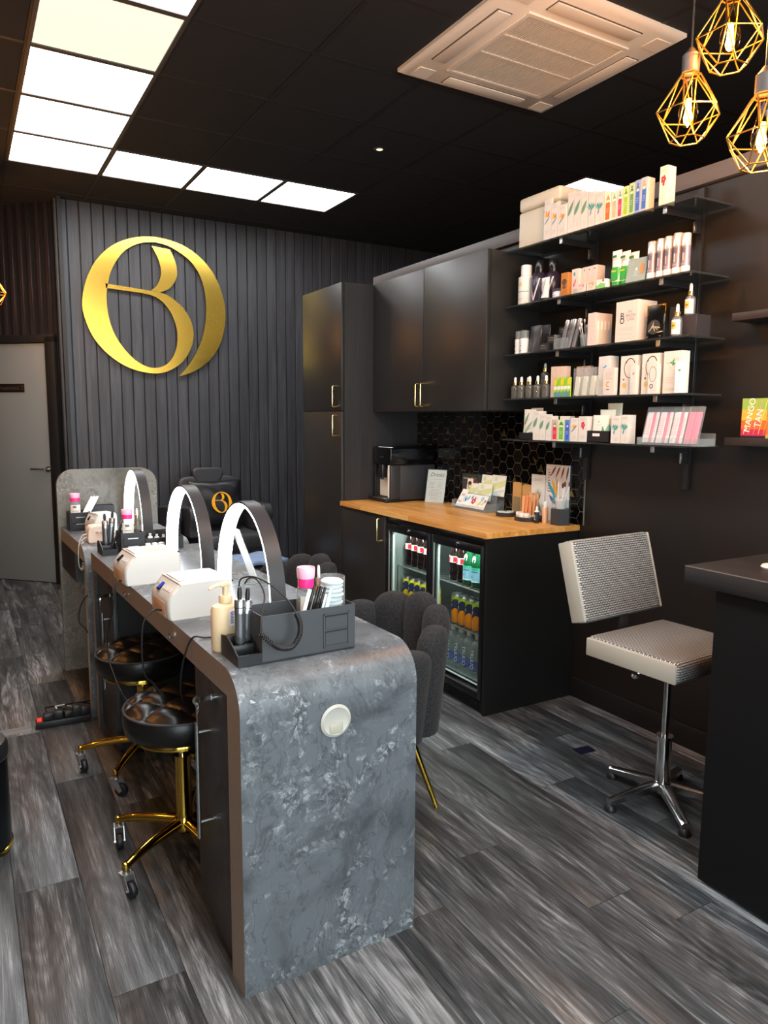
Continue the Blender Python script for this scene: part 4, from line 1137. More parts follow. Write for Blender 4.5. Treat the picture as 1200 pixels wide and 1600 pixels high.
# ------------------------------------------------------------------ products: helpers
# local frame of a product: x to the viewer's right, -y towards the viewer, z up, base at z=0
OFFW = '#dcd4c9'
PINKW = '#d9ccc0'
class Art:
    def __init__(s, b, y): s.b = b; s.y = y; s.k = 0
    def pl(s, pts, c):
        s.k += 1; yy = s.y-.0004-.00006*s.k
        s.b.poly([(x, yy, z) for x, z in pts], card(c) if isinstance(c, str) else c)
    def rect(s, x0, x1, z0, z1, c): s.pl([(x0, z0), (x1, z0), (x1, z1), (x0, z1)], c)
    def leaf(s, x, z, L, a, w, c):
        a = math.radians(a); P = []
        for i in range(9): u = i/8; P.append((u*L, w*math.sin(PI*u ** .8)))
        for i in range(7, 0, -1): u = i/8; P.append((u*L, -w*math.sin(PI*u ** .8)))
        s.pl([(x+p*math.cos(a)-q*math.sin(a), z+p*math.sin(a)+q*math.cos(a)) for p, q in P], c)
    def disc(s, x, z, r, c, rz=None, n=14):
        s.pl([(x+r*math.cos(2*PI*i/n), z+(rz or r)*math.sin(2*PI*i/n)) for i in range(n)], c)
    def lines(s, x0, x1, z, n, dz, c='#b9aba0', t=.0011):
        for i in range(n): s.rect(x0, x1-(x1-x0)*(.25 if i % 3 == 2 else 0), z-i*dz, z-i*dz+t, c)
    def ring(s, x, z, rx, rz, t, c, a0=0, a1=360, n=22):
        P = [(x+rx*math.cos(math.radians(a0+(a1-a0)*i/n)), z+rz*math.sin(math.radians(a0+(a1-a0)*i/n))) for i in range(n+1)]
        Q = [(x+(rx-t)*math.cos(math.radians(a0+(a1-a0)*i/n)), z+(rz-t)*math.sin(math.radians(a0+(a1-a0)*i/n))) for i in range(n+1)]
        s.k += 1; yy = s.y-.0004-.00006*s.k
        s.b.grid([[(x_, yy, z_) for x_, z_ in P], [(x_, yy, z_) for x_, z_ in Q]], card(c) if isinstance(c, str) else c)
    def splash(s, x, z, r, c, seed=1):
        q = random.Random(seed)
        for i in range(9): s.leaf(x, z, r*q.uniform(.6, 1), q.uniform(0, 360), r*.13, c)
        for i in range(16):
            a = q.uniform(0, 2*PI); rr = r*q.uniform(.9, 1.6); s.disc(x+rr*math.cos(a), z+rr*math.sin(a), r*q.uniform(.04, .11), c, n=8)
    def text(s, t, x, z, size, c, align='CENTER', rot=0, shear=0):
        s.k += 1; text(s.b, t, size, card(c) if isinstance(c, str) else c, TR(x, s.y-.0005-.00006*s.k, z) @ RX(PI/2) @ RZ(rot), align, 0, shear)
def put(mb, name, label, cat, X, Y, z, rz=-PI/2, group=None, ang=38):
    o = mb.build(name, None, (X, Y, z), (0, 0, rz), ang, fix=False); return tag(o, label, cat, group)
def carton_mb(w, d, h, base=OFFW, art=None, side=None, top=None):
    b = MB(); b.box((0, 0, h/2), (w, d, h), card(base), bev=.0008, seg=1)
    if art: art(Art(b, -d/2), w, h)
    if side:
        # printing on the side that faces the shopfront (local +x)
        S = MB(); side(Art(S, -w/2), d, h)
        T = RZ(PI/2)
        for f, k in zip(S.f, S.fm): b.add([S.v[i] for i in f], [tuple(range(len(f)))], S.mats[k], T)
    return b
XF = 2.452    # front line of the products on the shelves
def on_shelf(k, label, y0, y1, h, d, art=None, base=OFFW, xf=XF, side=None, name='carton', cat='carton', group=None, tilt=0, gap=.0016):
    w = y1-y0-gap
    return put(carton_mb(w, d, h, base, art, side), name, label, cat, xf+d/2, (y0+y1)/2, SZ[k], -PI/2+tilt, group)
def a_bird(a, w, h):
    a.leaf(0, h*.55, h*.2, 110, .006, '#e8a13a'); a.leaf(.004, h*.55, h*.17, 75, .005, '#e07b22'); a.leaf(-.004, h*.55, h*.16, 140, .004, '#f0c060')
    a.leaf(-w*.42, h*.38, w*1.15, 42, .0035, '#6f8a96'); a.lines(-w*.3, w*.3, h*.9, 2, .005); a.lines(-w*.3, w*.25, h*.22, 3, .006)
def a_leaf(a, w, h):
    a.leaf(-w*.45, h*.42, h*.42, 62, w*.26, '#7fa486'); a.leaf(-w*.42, h*.44, h*.38, 62, w*.1, '#5d8a6b'); a.lines(-w*.3, w*.35, h*.92, 2, .005); a.lines(-w*.1, w*.3, h*.2, 3, .006)
def a_teal(a, w, h):
    for i, an in enumerate((60, 85, 110, 135, 40)): a.leaf(-w*.1, h*.48, h*.24, an, .005, ('#4f9a94', '#6fae9c', '#3d8590', '#86b9a2', '#5a9a80')[i])
    a.leaf(-w*.2, h*.32, h*.22, 75, .004, '#6d8fa8'); a.lines(-w*.3, w*.3, h*.9, 2, .005); a.lines(-w*.1, w*.3, h*.2, 3, .006)
def a_bottle(bg, c, c2, dots=0):
    def f(a, w, h):
        a.rect(-w*.5, w*.5, h*.0, h*1.0, bg); a.rect(-w*.33, w*.33, h*.08, h*.62, c); a.disc(0, h*.62, w*.33, c, h*.06)
        a.rect(-w*.13, w*.13, h*.66, h*.78, '#f1ece6'); a.leaf(0, h*.76, h*.14, 90, w*.12, '#f5f2ee')
        for i in range(4): a.leaf((-.3+.2*i)*w, h*.72, h*.22, 60+20*i, w*.09, c2)
        a.lines(-w*.2, w*.2, h*.45, 3, h*.06, '#f0e8e0')
    return f
def a_flower(a, w, h):
    for i in range(5): a.disc(w*.02+.007*math.cos(1.25*i), h*.66+.009*math.sin(1.25*i), .0055, '#cf3345', .007, 10)
    a.disc(w*.05, h*.54, .005, '#c42a3f', .007, 10); a.lines(-w*.3, w*.3, h*.9, 2, .005); a.lines(-w*.25, w*.3, h*.24, 3, .006)
def side_txt(a, w, h): 
    a.lines(-w*.32, w*.32, h*.85, 4, .009, '#cdb3a0'); a.lines(-w*.3, w*.3, h*.5, 5, .008, '#cdb3a0'); a.lines(-w*.2, w*.3, h*.2, 3, .008, '#cdb3a0')

# ------------------------------------------------------------------ top shelf
g1 = 'cartons on the topmost shelf'
cs = thing('mini_fridge', 'cream lidded beauty mini fridge at the far end of the topmost shelf', 'mini fridge', (2.568, 2.79, SZ[0]), -PI/2)
MB().box((0, 0, .088), (.285, .19, .174), CREAM, bev=.012, seg=3).build('body', cs)
ld = MB().box((0, 0, .2105), (.287, .192, .067), CREAM, bev=.016, seg=3).build('lid', cs)
MB().box((.02, -.03, .2465), (.07, .025, .012), CREAM, bev=.005).build('handle', ld)
lt = MB(); Art(lt, -.0956).text('ccolin.co', .07, .142, .017, '#4a463f'); lt.build('lettering', cs, fix=False)
for y0, y1, h, nm in ((2.671, 2.721, .185, 'tall white carton with orange flower in front of the mini fridge'), (2.626, 2.671, .155, 'medium white carton with orange flower beside the tall one'), (2.572, 2.626, .137, 'shortest white carton with orange flower next to the leaf cartons')):
    on_shelf(0, nm, y0, y1, h, .012 if y0 > 2.66 else .02, a_bird, xf=2.447, group=g1)
for i, (y0, y1, h) in enumerate(((2.530, 2.570, .180), (2.486, 2.530, .172), (2.444, 2.486, .158))):
    on_shelf(0, '%s white carton with a big green leaf on the topmost shelf, from the left' % nth[i], y0, y1, h, .05, a_leaf, group=g1)
for i, (y0, y1, h) in enumerate(((2.402, 2.443, .150), (2.350, 2.401, .137))):
    on_shelf(0, '%s white carton with teal plant drawing on the topmost shelf' % ('left', 'right')[i], y0, y1, h, .05, a_teal, group=g1)
for (y0, y1, h, bg, c, c2, nm) in ((2.310, 2.348, .122, '#f3e6cf', '#ee6a1e', '#f0a01e', 'carton picturing an orange bottle'), (2.278, 2.309, .118, '#eadfd0', '#efb08a', '#8fae72', 'carton picturing a peach bottle'),
        (2.248, 2.277, .120, '#e9dcd2', '#cf2f4a', '#7aa46e', 'carton picturing a raspberry red bottle'), (2.216, 2.247, .122, '#cfe08a', '#9cc43a', '#5f9a34', 'bright green carton picturing a lime bottle'),
        (2.186, 2.215, .127, '#b9cf9a', '#5f9a5a', '#3f7a46', 'darker green carton beside the lime one'), (2.155, 2.185, .130, '#8fa9cf', '#3a63b4', '#52628a', 'pale blue carton picturing a blue bottle'), (2.122, 2.154, .132, '#a9b8c8', '#3567b8', '#c2a060', 'blue carton at the right end of the row')):
    on_shelf(0, nm + ' on the topmost shelf', y0, y1, h, .045, a_bottle(bg, c, c2), group=g1, side=side_txt if y0 < 2.13 else None)
on_shelf(0, 'lone tall white carton with red flowers at the right end of the topmost shelf', 2.026, 2.064, .150, .05, a_flower, group=g1, side=side_txt)

# ------------------------------------------------------------------ second shelf
def simple(name, label, cat, X, Y, z, parts, rz=-PI/2, group=None):
    t = thing(name, label, cat, (X, Y, z), rz, group)
    for nm, mb in parts: mb.build(nm, t, fix=False if nm in ('print', 'label') else True)
    return t
b = MB().lathe([(0, 0), (.036, 0), (.039, .004), (.039, .135), (.03, .142), (0, .142)], card('#e6e2d8', .35), 26)
c = MB().lathe([(0, .140), (.027, .140), (.027, .192), (.024, .195), (0, .195)], card('#efece4', .35), 22)
p = MB(); band(p, .0396, .062, .066, card('#7fa3ac'), -1.2, 1.2, 14); band(p, .0396, .09, .11, card('#d3c08a'), -.25, .25, 6); band(p, .0396, .03, .032, card('#b3aa9c'), -.6, .5, 8); band(p, .0396, .022, .024, card('#b3aa9c'), -.6, .4, 8)
simple('spray_bottle', 'white capped bottle at the far end of the second shelf', 'bottle', 2.497, 2.89, SZ[1], [('body', b), ('cap', c), ('label', p)])
PURP = mat('purple_black', '#2c2434', .25)
for i, (X, Y, h) in enumerate(((2.505, 2.802, .205), (2.53, 2.735, .200))):
    b = MB().lathe([(0, 0), (.034, 0), (.037, .006), (.037, h*.62), (.026, h*.70), (0, h*.70)], PURP, 24)
    c = MB().lathe([(0, h*.70), (.02, h*.70), (.022, h*.76), (.022, h*.97), (.018, h), (0, h)], mat('dark_trigger', '#17151a', .2), 20)
    p = MB()
    def st(a0, z0, a1, z1, w, m):
        rows = [[], []]
        for k in range(9):
            u = k/8; a = a0+(a1-a0)*u; z = z0+(z1-z0)*u
            rows[0].append((.0376*math.sin(a-w), -.0376*math.cos(a-w), z)); rows[1].append((.0376*math.sin(a+w), -.0376*math.cos(a+w), z))
        p.grid(rows, m)
    sv = card('#d8d2d6', .3)
    st(-.85, .115, 0, .012, .10, sv); st(.85, .115, 0, .012, .10, sv); st(-.32, .075, -.32, .118, .06, card('#b9a3c4')); st(-.28, .078, .2, .078, .05, card('#b9a3c4'))
    simple('styling_bottle', ('dark purple bottle with silver L and V emblem behind the white capped bottle', 'dark purple bottle with silver V behind the white tube')[i], 'bottle', X, Y, SZ[1], [('body', b), ('pump_cap', c), ('label', p)], group='dark purple bottles')
def tube_mb(w, h, m, capm, caph, flat=.006, d=.032):
    # squeeze tube standing on its cap: round bottom, flat crimped top
    b = MB(); rows = []
    for i in range(9):
        u = i/8; z = caph+(h-caph)*u; rx = w*.40+(w*.5-w*.40)*u; ry = d/2*(1-u)+flat/2*u*.4
        rows.append([(rx*math.cos(2*PI*j/20), ry*math.sin(2*PI*j/20), z) for j in range(20)])
    b.grid(rows, m, closed=True); b.poly(rows[-1], m)
    c = MB().lathe([(0, 0), (w*.36, 0), (w*.37, .002), (w*.37, caph), (0, caph)], capm, 20, sy=d/(w*.76))
    return b, c
b, c = tube_mb(.056, .108, card('#e3e0dc', .3), BLACKC, .012, d=.036)
p = MB(); A = Art(p, -.0185); A.pl([(-.022, .095), (-.015, .095), (.0005, .03), (-.003, .018)], '#2a2630'); A.pl([(.022, .095), (.016, .095), (-.001, .03), (-.003, .018)], '#8d8990'); A.rect(-.014, -.003, .085, .097, '#6a6a70')
simple('cream_tube', 'white tube with dark V emblem beside the low jar', 'tube', 2.472, 2.722, SZ[1], [('tube', b), ('cap', c), ('print', p)])
b = MB().lathe([(0, 0), (.036, 0), (.038, .003), (.038, .03), (0, .03)], card('#d9d4dc', .35), 26); c = MB().lathe([(0, .03), (.0395, .03), (.0395, .042), (.037, .044), (0, .044)], mat('jar_lid', '#3a3540', .35), 26)
p = MB(); band(p, .0386, .008, .022, card('#f1eef0'), -.7, .7, 12); band(p, .039, .012, .015, card('#8d8792'), -.35, .3, 6)
simple('cream_jar', 'low pale jar with dark lid on the second shelf', 'jar', 2.495, 2.64, SZ[1], [('jar', b), ('lid', c), ('label', p)])
def a_brown(a, w, h): a.disc(0, h*.6, w*.36, '#5a3a1e', h*.14); a.disc(0, h*.38, w*.28, '#6a4524', h*.08); a.lines(-w*.3, w*.3, h*.18, 3, .006, '#5a3a1e')
on_shelf(1, 'slim brown kraft carton on the second shelf', 2.552, 2.597, .104, .04, a_brown, '#b9752e')
def a_flr(a, w, h): a.disc(-.004, h*.8, .007, '#5d9aa0', .009); a.leaf(-.01, h*.3, h*.35, 65, .006, '#c4536e'); a.disc(0, h*.45, .007, '#d38aa0'); a.lines(-w*.2, w*.35, h*.2, 3, .005)
def a_pl(a, w, h): a.disc(0, h*.88, .004, '#7a6a70'); a.rect(-.0012, .0012, h*.2, h*.75, '#cdbab4')
on_shelf(1, 'pale carton with floral print, leftmost of four standing together on the second shelf', 2.505, 2.55, .115, .05, a_flr, PINKW, xf=2.472)
for i in range(3):
    on_shelf(1, '%s plain pale carton right of the floral one on the second shelf' % nth[i], 2.473-.031*i, 2.504-.031*i, .117, .05, a_pl, '#d6c5b9', xf=2.49)
def a_small(c): 
    def f(a, w, h): a.disc(w*.2, h*.75, .008, c); a.leaf(-w*.3, h*.7, .02, 30, .004, c); a.lines(-w*.3, w*.25, h*.45, 3, .006, '#a08a80')
    return f
on_shelf(1, 'small low carton with pink print before the plain cartons', 2.435, 2.487, .036, .03, a_small('#d98aa0'), PINKW, xf=2.447)
on_shelf(1, 'small low carton with orange print on the second shelf', 2.377, 2.429, .037, .03, a_small('#d9a05a'), PINKW, xf=2.447)
def a_gsm(a, w, h): a.pl([(-w*.5, 0), (w*.5, 0), (w*.5, h*.45), (0, h*.62), (-w*.5, h*.3)], '#7fbf6a'); a.disc(w*.25, h*.85, .006, '#c4475e'); a.lines(-w*.3, w*.1, h*.8, 2, .006)
on_shelf(1, 'small low carton with green wave next to the green tubes', 2.318, 2.372, .038, .03, a_gsm, '#eef0e6', xf=2.447)
for i in range(3):
    b, c = tube_mb(.052, .150-.008*i, card('#f0ece2', .35), card('#2f9a3e', .35), .02, d=.03)
    b.lathe([(.0205, .0), (.0215, .06)], card('#2fa041', .35), 20, c=(0, 0, .02), sy=.72)
    p = MB(); A = Art(p, -.0165); A.rect(-.014, .014, .024, .072, '#2fa041'); A.rect(-.012, .012, .06, .066, '#d9c23a'); A.rect(-.013, .013, .118-.006*i, .128-.006*i, '#3a6a3e'); A.lines(-.012, .012, .105, 3, .006, '#8aa58a')
    t = simple('hand_cream_tube', '%s white and green hand cream tube from the left on the second shelf' % nth[i], 'tube', 2.475+.012*i, 2.285-.036*i, SZ[1], [('tube', b), ('cap', c), ('print', p)], group='white and green tubes')
b = MB(); rows = []
for i in range(7):
    u = i/6; z = .1*u; th = .018*(1-u)+.001; rows.append([(-.05, -th, z), (0, -th-.003*(1-u), z), (.05, -th, z), (.05, th, z), (0, th, z), (-.05, th, z)])
b.grid(rows, card('#8ea09c', .4), closed=True); b.poly(rows[-1], card('#8ea09c', .4))
A = Art(b, -.0215); T0 = len(b.v)
A.leaf(.03, .03, .05, 92, .011, '#c8864a'); A.lines(-.042, -.012, .085, 3, .007, '#c9d4d0'); A.lines(-.01, .016, .045, 4, .006, '#dfe6e2'); A.disc(.002, .055, .006, '#e6ebe8')
for i in range(T0, len(b.v)): x, y, z = b.v[i]; b.v[i] = (x, -.022+z*.17, z)
put(b, 'sachet_pouch', 'grey-green foil pouch with tan leaf standing beside the silver tubes', 'pouch', 2.482, 2.175, SZ[1])
for i, (y0, y1, h) in enumerate(((2.076, 2.118, .148), (2.035, 2.070, .150), (1.998, 2.034, .152), (1.955, 1.995, .156), (1.917, 1.953, .148))):
    r = (y1-y0)/2-.0008
    b = MB().lathe([(0, 0), (r*.96, 0), (r, .002), (r, .025)], card('#e4dfe0', .25), 20); b.lathe([(r, .025), (r, h*.68), (0, h*.68)], mat('lilac_silver', '#a39aa6', .25, .5), 20)
    c = MB().lathe([(0, h*.68), (r*.98, h*.68), (r*.98, h-.004), (r*.85, h), (0, h)], mat('pearl_cap', '#cfcac4', .22, .45), 20)
    p = MB(); band(p, r+.0005, h*.28, h*.66, card('#3a3442'), -.55, -.25, 5); band(p, r+.0005, h*.3, h*.62, card('#d8cfd6'), -.05, .1, 5); band(p, r+.0005, h*.2, h*.24, card('#8a7f92'), -.6, .6, 9); band(p, r+.0007, h*.5, h*.63, card('#5c5566'), -.2, .55, 8)
    simple('serum_cylinder', '%s lilac and silver serum cylinder from the left on the second shelf' % nth[i], 'bottle', 2.449+r+.004, (y0+y1)/2, SZ[1], [('body', b), ('cap', c), ('label', p)], group='silver serum cylinders')

# ------------------------------------------------------------------ third shelf
for i, (Y, r) in enumerate(((2.915, .019), (2.869, .024))):
    b = MB().lathe([(0, 0), (r, 0), (r, .072), (r*.8, .076), (0, .076)], card('#e9e4e0', .4), 18); c = MB().lathe([(0, .076), (r*.9, .076), (r*.9, .114), (0, .116)], CLEARBOTTLE, 18)
    p = MB()
    for k in range(4): band(p, r+.0005, .012+.012*k, .018+.012*k, card('#5a5552'), -.5, -.25 if k % 2 else 0, 4)
    simple('label_bottle', ('left', 'right')[i] + ' clear-capped bottle with white label at the far end of the third shelf', 'bottle', 2.48, Y, SZ[2], [('body', b), ('cap', c), ('label', p)], group='clear capped bottles')
def pouch_mb(w, h, d, m, art=None, wob=0):
    b = MB(); rows = []
    for i in range(9):
        u = i/8; z = h*u; th = d/2*(1-u)**.7+.0008; ww = w/2*(1-.05*math.sin(PI*u))
        row = [(ww*math.cos(PI*j/8), -th*math.sin(PI*j/8) ** .6-wob*math.sin(6*u+3*j/8)*.0015, z) for j in range(8, -1, -1)] + [(ww*math.cos(PI*j/8), th*math.sin(PI*j/8) ** .6, z) for j in range(1, 8)]
        rows.append(row)
    b.grid(rows, m, closed=True); b.poly(rows[0], m); b.poly(rows[-1], m)
    if art:
        n0 = len(b.v); art(Art(b, 0), w, h)
        for i in range(n0, len(b.v)):
            x, y, z = b.v[i]; u = min(1, max(0, z/h)); q = max(-1, min(1, 2*x/w)); b.v[i] = (x, -(d/2*(1-u)**.7+.0008)*max(0, 1-q*q)**.3-.0012+y*.6, z)
    return b
DKP = mat('dark_pouch', '#2b2a2d', .35)
put(pouch_mb(.08, .13, .05, DKP, wob=1), 'black_pouch', 'black pouch in front on the third shelf beside the clear capped bottles', 'pouch', 2.485, 2.79, SZ[2])
put(pouch_mb(.07, .138, .04, DKP, wob=1), 'black_pouch', 'black pouch behind the others on the third shelf', 'pouch', 2.545, 2.79, SZ[2])
def a_black(a, w, h): a.lines(-w*.25, w*.2, h*.62, 1, .008, '#b9b4ae', .0016); a.lines(-w*.34, w*.34, h*.42, 2, .006, '#8a857f')
for y0, y1, z, X, nm in ((2.662, 2.730, 0, 2.451, 'lowest'), (2.650, 2.716, .038, 2.470, 'middle'), (2.606, 2.674, .076, 2.500, 'uppermost')):
    if z: MB
    w_ = y1-y0
    put(carton_mb(w_, .03 if not z else .034, .036 if not z else .112 if z > .05 else .0745, '#1d1c1d', (lambda a, w, h: a.__class__ and (a.lines(-w*.25, w*.2, h-.012, 1, .008, '#b9b4ae', .0016), a.lines(-w*.34, w*.34, h-.02, 2, .005, '#8a857f')))), 'black_box', nm + ' of the three stepped black boxes on the third shelf', 'box', X+.012+(.0 if not z else .022 if z < .05 else .03), (y0+y1)/2, SZ[2], group='stepped black boxes')
t = thing('acrylic_tray', 'clear acrylic tray holding silver tubes on the third shelf', 'tray', (2.478, 2.552, SZ[2]), -PI/2)
b = MB(); b.lo(-.075, .02, -.028, .028, 0, .003, ACRYLIC); b.lo(-.075, .02, -.03, -.028, 0, .05, ACRYLIC); b.lo(-.075, -.073, -.028, .03, 0, .07, ACRYLIC); b.lo(-.075, .02, .028, .03, 0, .07, ACRYLIC); b.build('tray', t)
SVT = mat('silver_tube', '#a9a8aa', .25, .7)
for i in range(4):
    b = MB().lathe([(0, 0), (.0105, 0), (.0105, .09), (.011, .092), (.011, .128), (.009, .131), (0, .131)], SVT, 14); band(b, .0109, .02, .08, card('#6d6b70'), -.5, .2, 6)
    o = b.build('silver_tube', None, (2.466+.010*(i % 2), 2.592-.0225*i, SZ[2]+.006), (math.radians(-2), math.radians(0), -PI/2)); o.rotation_euler = (0, math.radians(18), -PI/2); tag(o, '%s slanted silver tube from the left in the acrylic tray' % nth[i], 'tube', 'silver tubes in the tray')
t = thing('brush_cup', 'clear cup of disposable applicator wands on the third shelf', 'cup', (2.485, 2.452, SZ[2]), -PI/2)
MB().lathe([(0, 0), (.026, 0), (.032, .055), (.0305, .055), (.025, .003), (0, .003)], CLEARBOTTLE, 20).build('cup', t)
for i in range(11):
    a = 2*PI*i/11*1.7; r = .012+.01*(i % 3)/2; tp = (r*1.9*math.cos(a), r*1.9*math.sin(a), .085+.012*(i % 4))
    w_ = MB().cyl((r*.6*math.cos(a), r*.6*math.sin(a), .004), tp, .0014, card('#cfcbc6'), 6); w_.lathe([(0, -.008), (.0035, -.006), (.0045, 0), (.003, .006), (0, .008)], card('#dedad6'), 8, c=tp); w_.build('wand', t)
def a_ct(a, w, h): a.lines(-w*.3, w*.3, h*.6, 1, .006); a.disc(0, h*.2, .006, '#cdb7b0'); a.lines(-w*.3, w*.3, h*.1, 1, .005)
def a_cts(a, w, h):
    a.rect(-w*.47, w*.47, h*.02, h*.84, '#dac6b8')
    for k, c in enumerate(('#e9d9cc', '#cfd2c0', '#e3c9a8', '#dccab8')): a.rect(-w*.4+k*w*.21, -w*.4+k*w*.21+w*.15, h*.06, h*.72, c); a.rect(-w*.37+k*w*.21, -w*.4+k*w*.21+w*.12, h*.5, h*.76, '#f3ede4')
on_shelf(2, 'pale pink product carton left of the brow case box on the third shelf', 2.372, 2.418, .142, .105, a_ct, '#d5c1b5', side=a_cts)
def a_brow(a, w, h):
    a.text('B', -w*.2, h*.63, .04, '#1d1b1a'); a.ring(-w*.2, h*.52, .012, .012, .004, '#1d1b1a'); a.text('MY', .018, h*.72, .017, '#8a7d74'); a.text('BROW', .022, h*.63, .017, '#8a7d74'); a.text('CASE', .021, h*.54, .017, '#8a7d74')
    a.lines(-w*.3, w*.3, h*.33, 2, .007, '#b9a79c'); a.lines(-w*.3, w*.3, h*.18, 1, .007, '#b9a79c'); a.lines(-w*.4, w*.4, h*.08, 1, .007, '#c4b4aa')
def a_brows(a, w, h): a.rect(0, w*.46, h*.55, h*.93, '#d9cbbf'); a.rect(w*.1, w*.4, h*.6, h*.85, '#efe7de')
on_shelf(2, 'square pale box printed MY BROW CASE on the third shelf', 2.138, 2.257, .168, .115, a_brow, '#d8cbbf', side=a_brows)
def a_gold(a, w, h):
    a.rect(-w*.5, w*.5, h*.62, h, mat('gold_foil', '#c69a2e', .25, .8, bump=.8, bscale=60)); a.disc(0, h*.34, w*.33, '#2a2725', h*.22)
    for k in range(7): a.leaf(-w*.3+.012*k, h*(.2+.05*(k % 3)), .03, 40+25*k, .002, '#b9a98a')
    a.lines(-w*.4, w*.4, h*.06, 1, .006, '#cfc6b4')
put(pouch_mb(.092, .135, .03, mat('gloss_black_foil', '#0d0c0c', .15), a_gold), 'foil_pouch', 'glossy black pouch with gold foil top beside the brow case box', 'pouch', 2.468, 2.058, SZ[2])
on_shelf(2, 'narrow black box behind the gold-topped pouch', 1.978, 2.0, .118, .08, None, '#100f10', xf=2.475)
def dropper(glass, wlab, h=.125, r=.019):
    b = MB().lathe([(0, 0), (r, 0), (r*1.04, .003), (r*1.04, h*.52), (r*.85, h*.58), (r*.5, h*.62), (r*.5, h*.64), (0, h*.64)], glass, 18)
    c = MB().lathe([(0, h*.63), (r*.56, h*.63), (r*.56, h*.76), (0, h*.76)], BRASS, 14)
    t_ = MB().lathe([(0, h*.76), (r*.36, h*.76), (r*.33, h*.94), (r*.2, h), (0, h)], card('#efece6', .4), 12)
    P = [('bottle', b), ('collar', c), ('rubber_bulb', t_)]
    if wlab:
        p = MB(); band(p, r*1.04+.0005, h*.06, h*.5, card('#efeae0'), -1.3, 1.3, 14); band(p, r*1.04+.0008, h*.22, h*.44, card('#d8b75a'), -.6, .5, 8); band(p, r*1.04+.001, h*.3, h*.36, card('#8a6a2a'), -.4, .3, 6)
        P.append(('label', p))
    return P
simple('dropper_bottle', 'white-labelled dropper bottle standing before the dark box on the third shelf', 'bottle', 2.468, 1.957, SZ[2], dropper(CLEARBOTTLE, True))
put(carton_mb(.086, .085, .082, '#2f2b2c'), 'dark_box', 'dark grey display box at the right end of the third shelf', 'box', 2.535, 1.93, SZ[2])
simple('dropper_bottle', 'white-labelled dropper bottle standing on top of the dark display box', 'bottle', 2.525, 1.945, SZ[2]+.082, dropper(CLEARBOTTLE, True))

# ------------------------------------------------------------------ fourth shelf
for i, (X, Y, z) in enumerate(((2.475, 2.925, 0), (2.47, 2.872, 0), (2.515, 2.872, 0), (2.475, 2.815, 0), (2.475, 2.757, 0), (2.48, 2.702, 0))):
    lb = ['leftmost amber dropper bottle on the fourth shelf', 'second amber dropper bottle in the front row on the fourth shelf', 'amber dropper bottle hidden behind the second one', 'third amber dropper bottle in the front row', 'fourth amber dropper bottle in the front row', 'amber dropper bottle next to the kraft cartons'][i]
    simple('dropper_bottle', lb, 'bottle', X, Y, SZ[3]+z, dropper(AMBER, False, .108, .0205), group='amber dropper bottles')
tag(MB().lo(-.028, .028, -.028, .028, 0, .066, ACRYLIC).build('riser_block', None, (2.56, 2.80, SZ[3])), 'clear riser block behind the amber bottles', 'riser')
simple('dropper_bottle', 'amber dropper bottle raised above the others on a riser block', 'bottle', 2.56, 2.80, SZ[3]+.066, dropper(AMBER, False, .108, .0205), group='amber dropper bottles')
for i in range(3):
    on_shelf(3, '%s upright kraft-pink carton from the left on the fourth shelf' % nth[i], 2.636-.034*i, 2.670-.034*i, .146-.001*i, .03, lambda a, w, h: a.lines(-w*.3, w*.3, h*.3, 2, .008, '#c4a893'), '#d9bda9', xf=2.478)
for i in range(2):
    on_shelf(3, '%s leaning kraft-pink carton behind the sachets on the fourth shelf' % ('left', 'right')[i], 2.51-.046*i, 2.555-.046*i, .142, .02, None, '#c9ab97', xf=2.53)
for i in range(5):
    b = MB().box((0, 0, .045), (.02, .006, .09), card('#a9c93a'))
    A = Art(b, -.003); A.rect(-.01, .01, .035, .05, '#e9e4d8'); A.pl([(-.01, .05), (.01, .062), (.01, .09), (-.01, .078)], ('#e0c42a', '#7fc23a')[i % 2]); A.pl([(-.01, 0), (.01, 0), (.01, .03), (-.01, .02)], ('#4f9a5a', '#6a7fb4')[i % 2])
    tag(b.build('stick_sachet', None, (2.455, 2.608-.022*i, SZ[3]), (0, 0, -PI/2), fix=False), '%s lime green stick sachet from the left on the fourth shelf' % nth[i], 'sachet', 'lime green sachets')
for i in range(6):
    b = pouch_mb(.042, .128, .02, PLASTICWRAP, wob=1)
    b.box((0, .0, .045), (.026, .006, .085), card('#dfe0cc'), T=TR(0, 0, .003) @ RY(.1)); 
    tag(b.build('clear_sachet', None, (2.468+.008*(i % 2), 2.486-.024*i, SZ[3]), (0, 0, -PI/2)), '%s clear wrapped applicator sachet from the left on the fourth shelf' % nth[i], 'sachet', 'clear sachets')
def a_sp(c, seed):
    def f(a, w, h): a.splash(w*.05, h*.72, w*.24, c, seed); a.lines(-w*.35, w*.1, h*.38, 4, .007, '#b3a59a'); a.lines(-w*.35, w*.2, h*.12, 2, .006, '#b3a59a')
    return f
def a_loop(col, moon):
    def f(a, w, h):
        a.ring(w*.1, h*.68, w*.38, h*.25, .003, col, 60, 330); a.ring(w*.1, h*.74, w*.3, h*.2, .004, col, 20, 160); a.lines(-w*.1, w*.25, h*.75, 3, .008, '#cbbcae')
        a.disc(-w*.22, h*.25, w*.13, '#e3b96a'); a.disc(-w*.27, h*.40, .004, '#3a332e'); a.lines(w*.02, w*.4, h*.3, 4, .007, '#b3a59a')
    return f
def a_moon(a, w, h): a.lines(-w*.3, w*.3, h*.8, 4, .008, '#9a8a80'); a.ring(-w*.02, h*.4, w*.2, w*.2, .006, '#c9a25a', 60, 300); a.lines(-w*.2, w*.1, h*.2, 1, .006, '#5a4a40', .003)
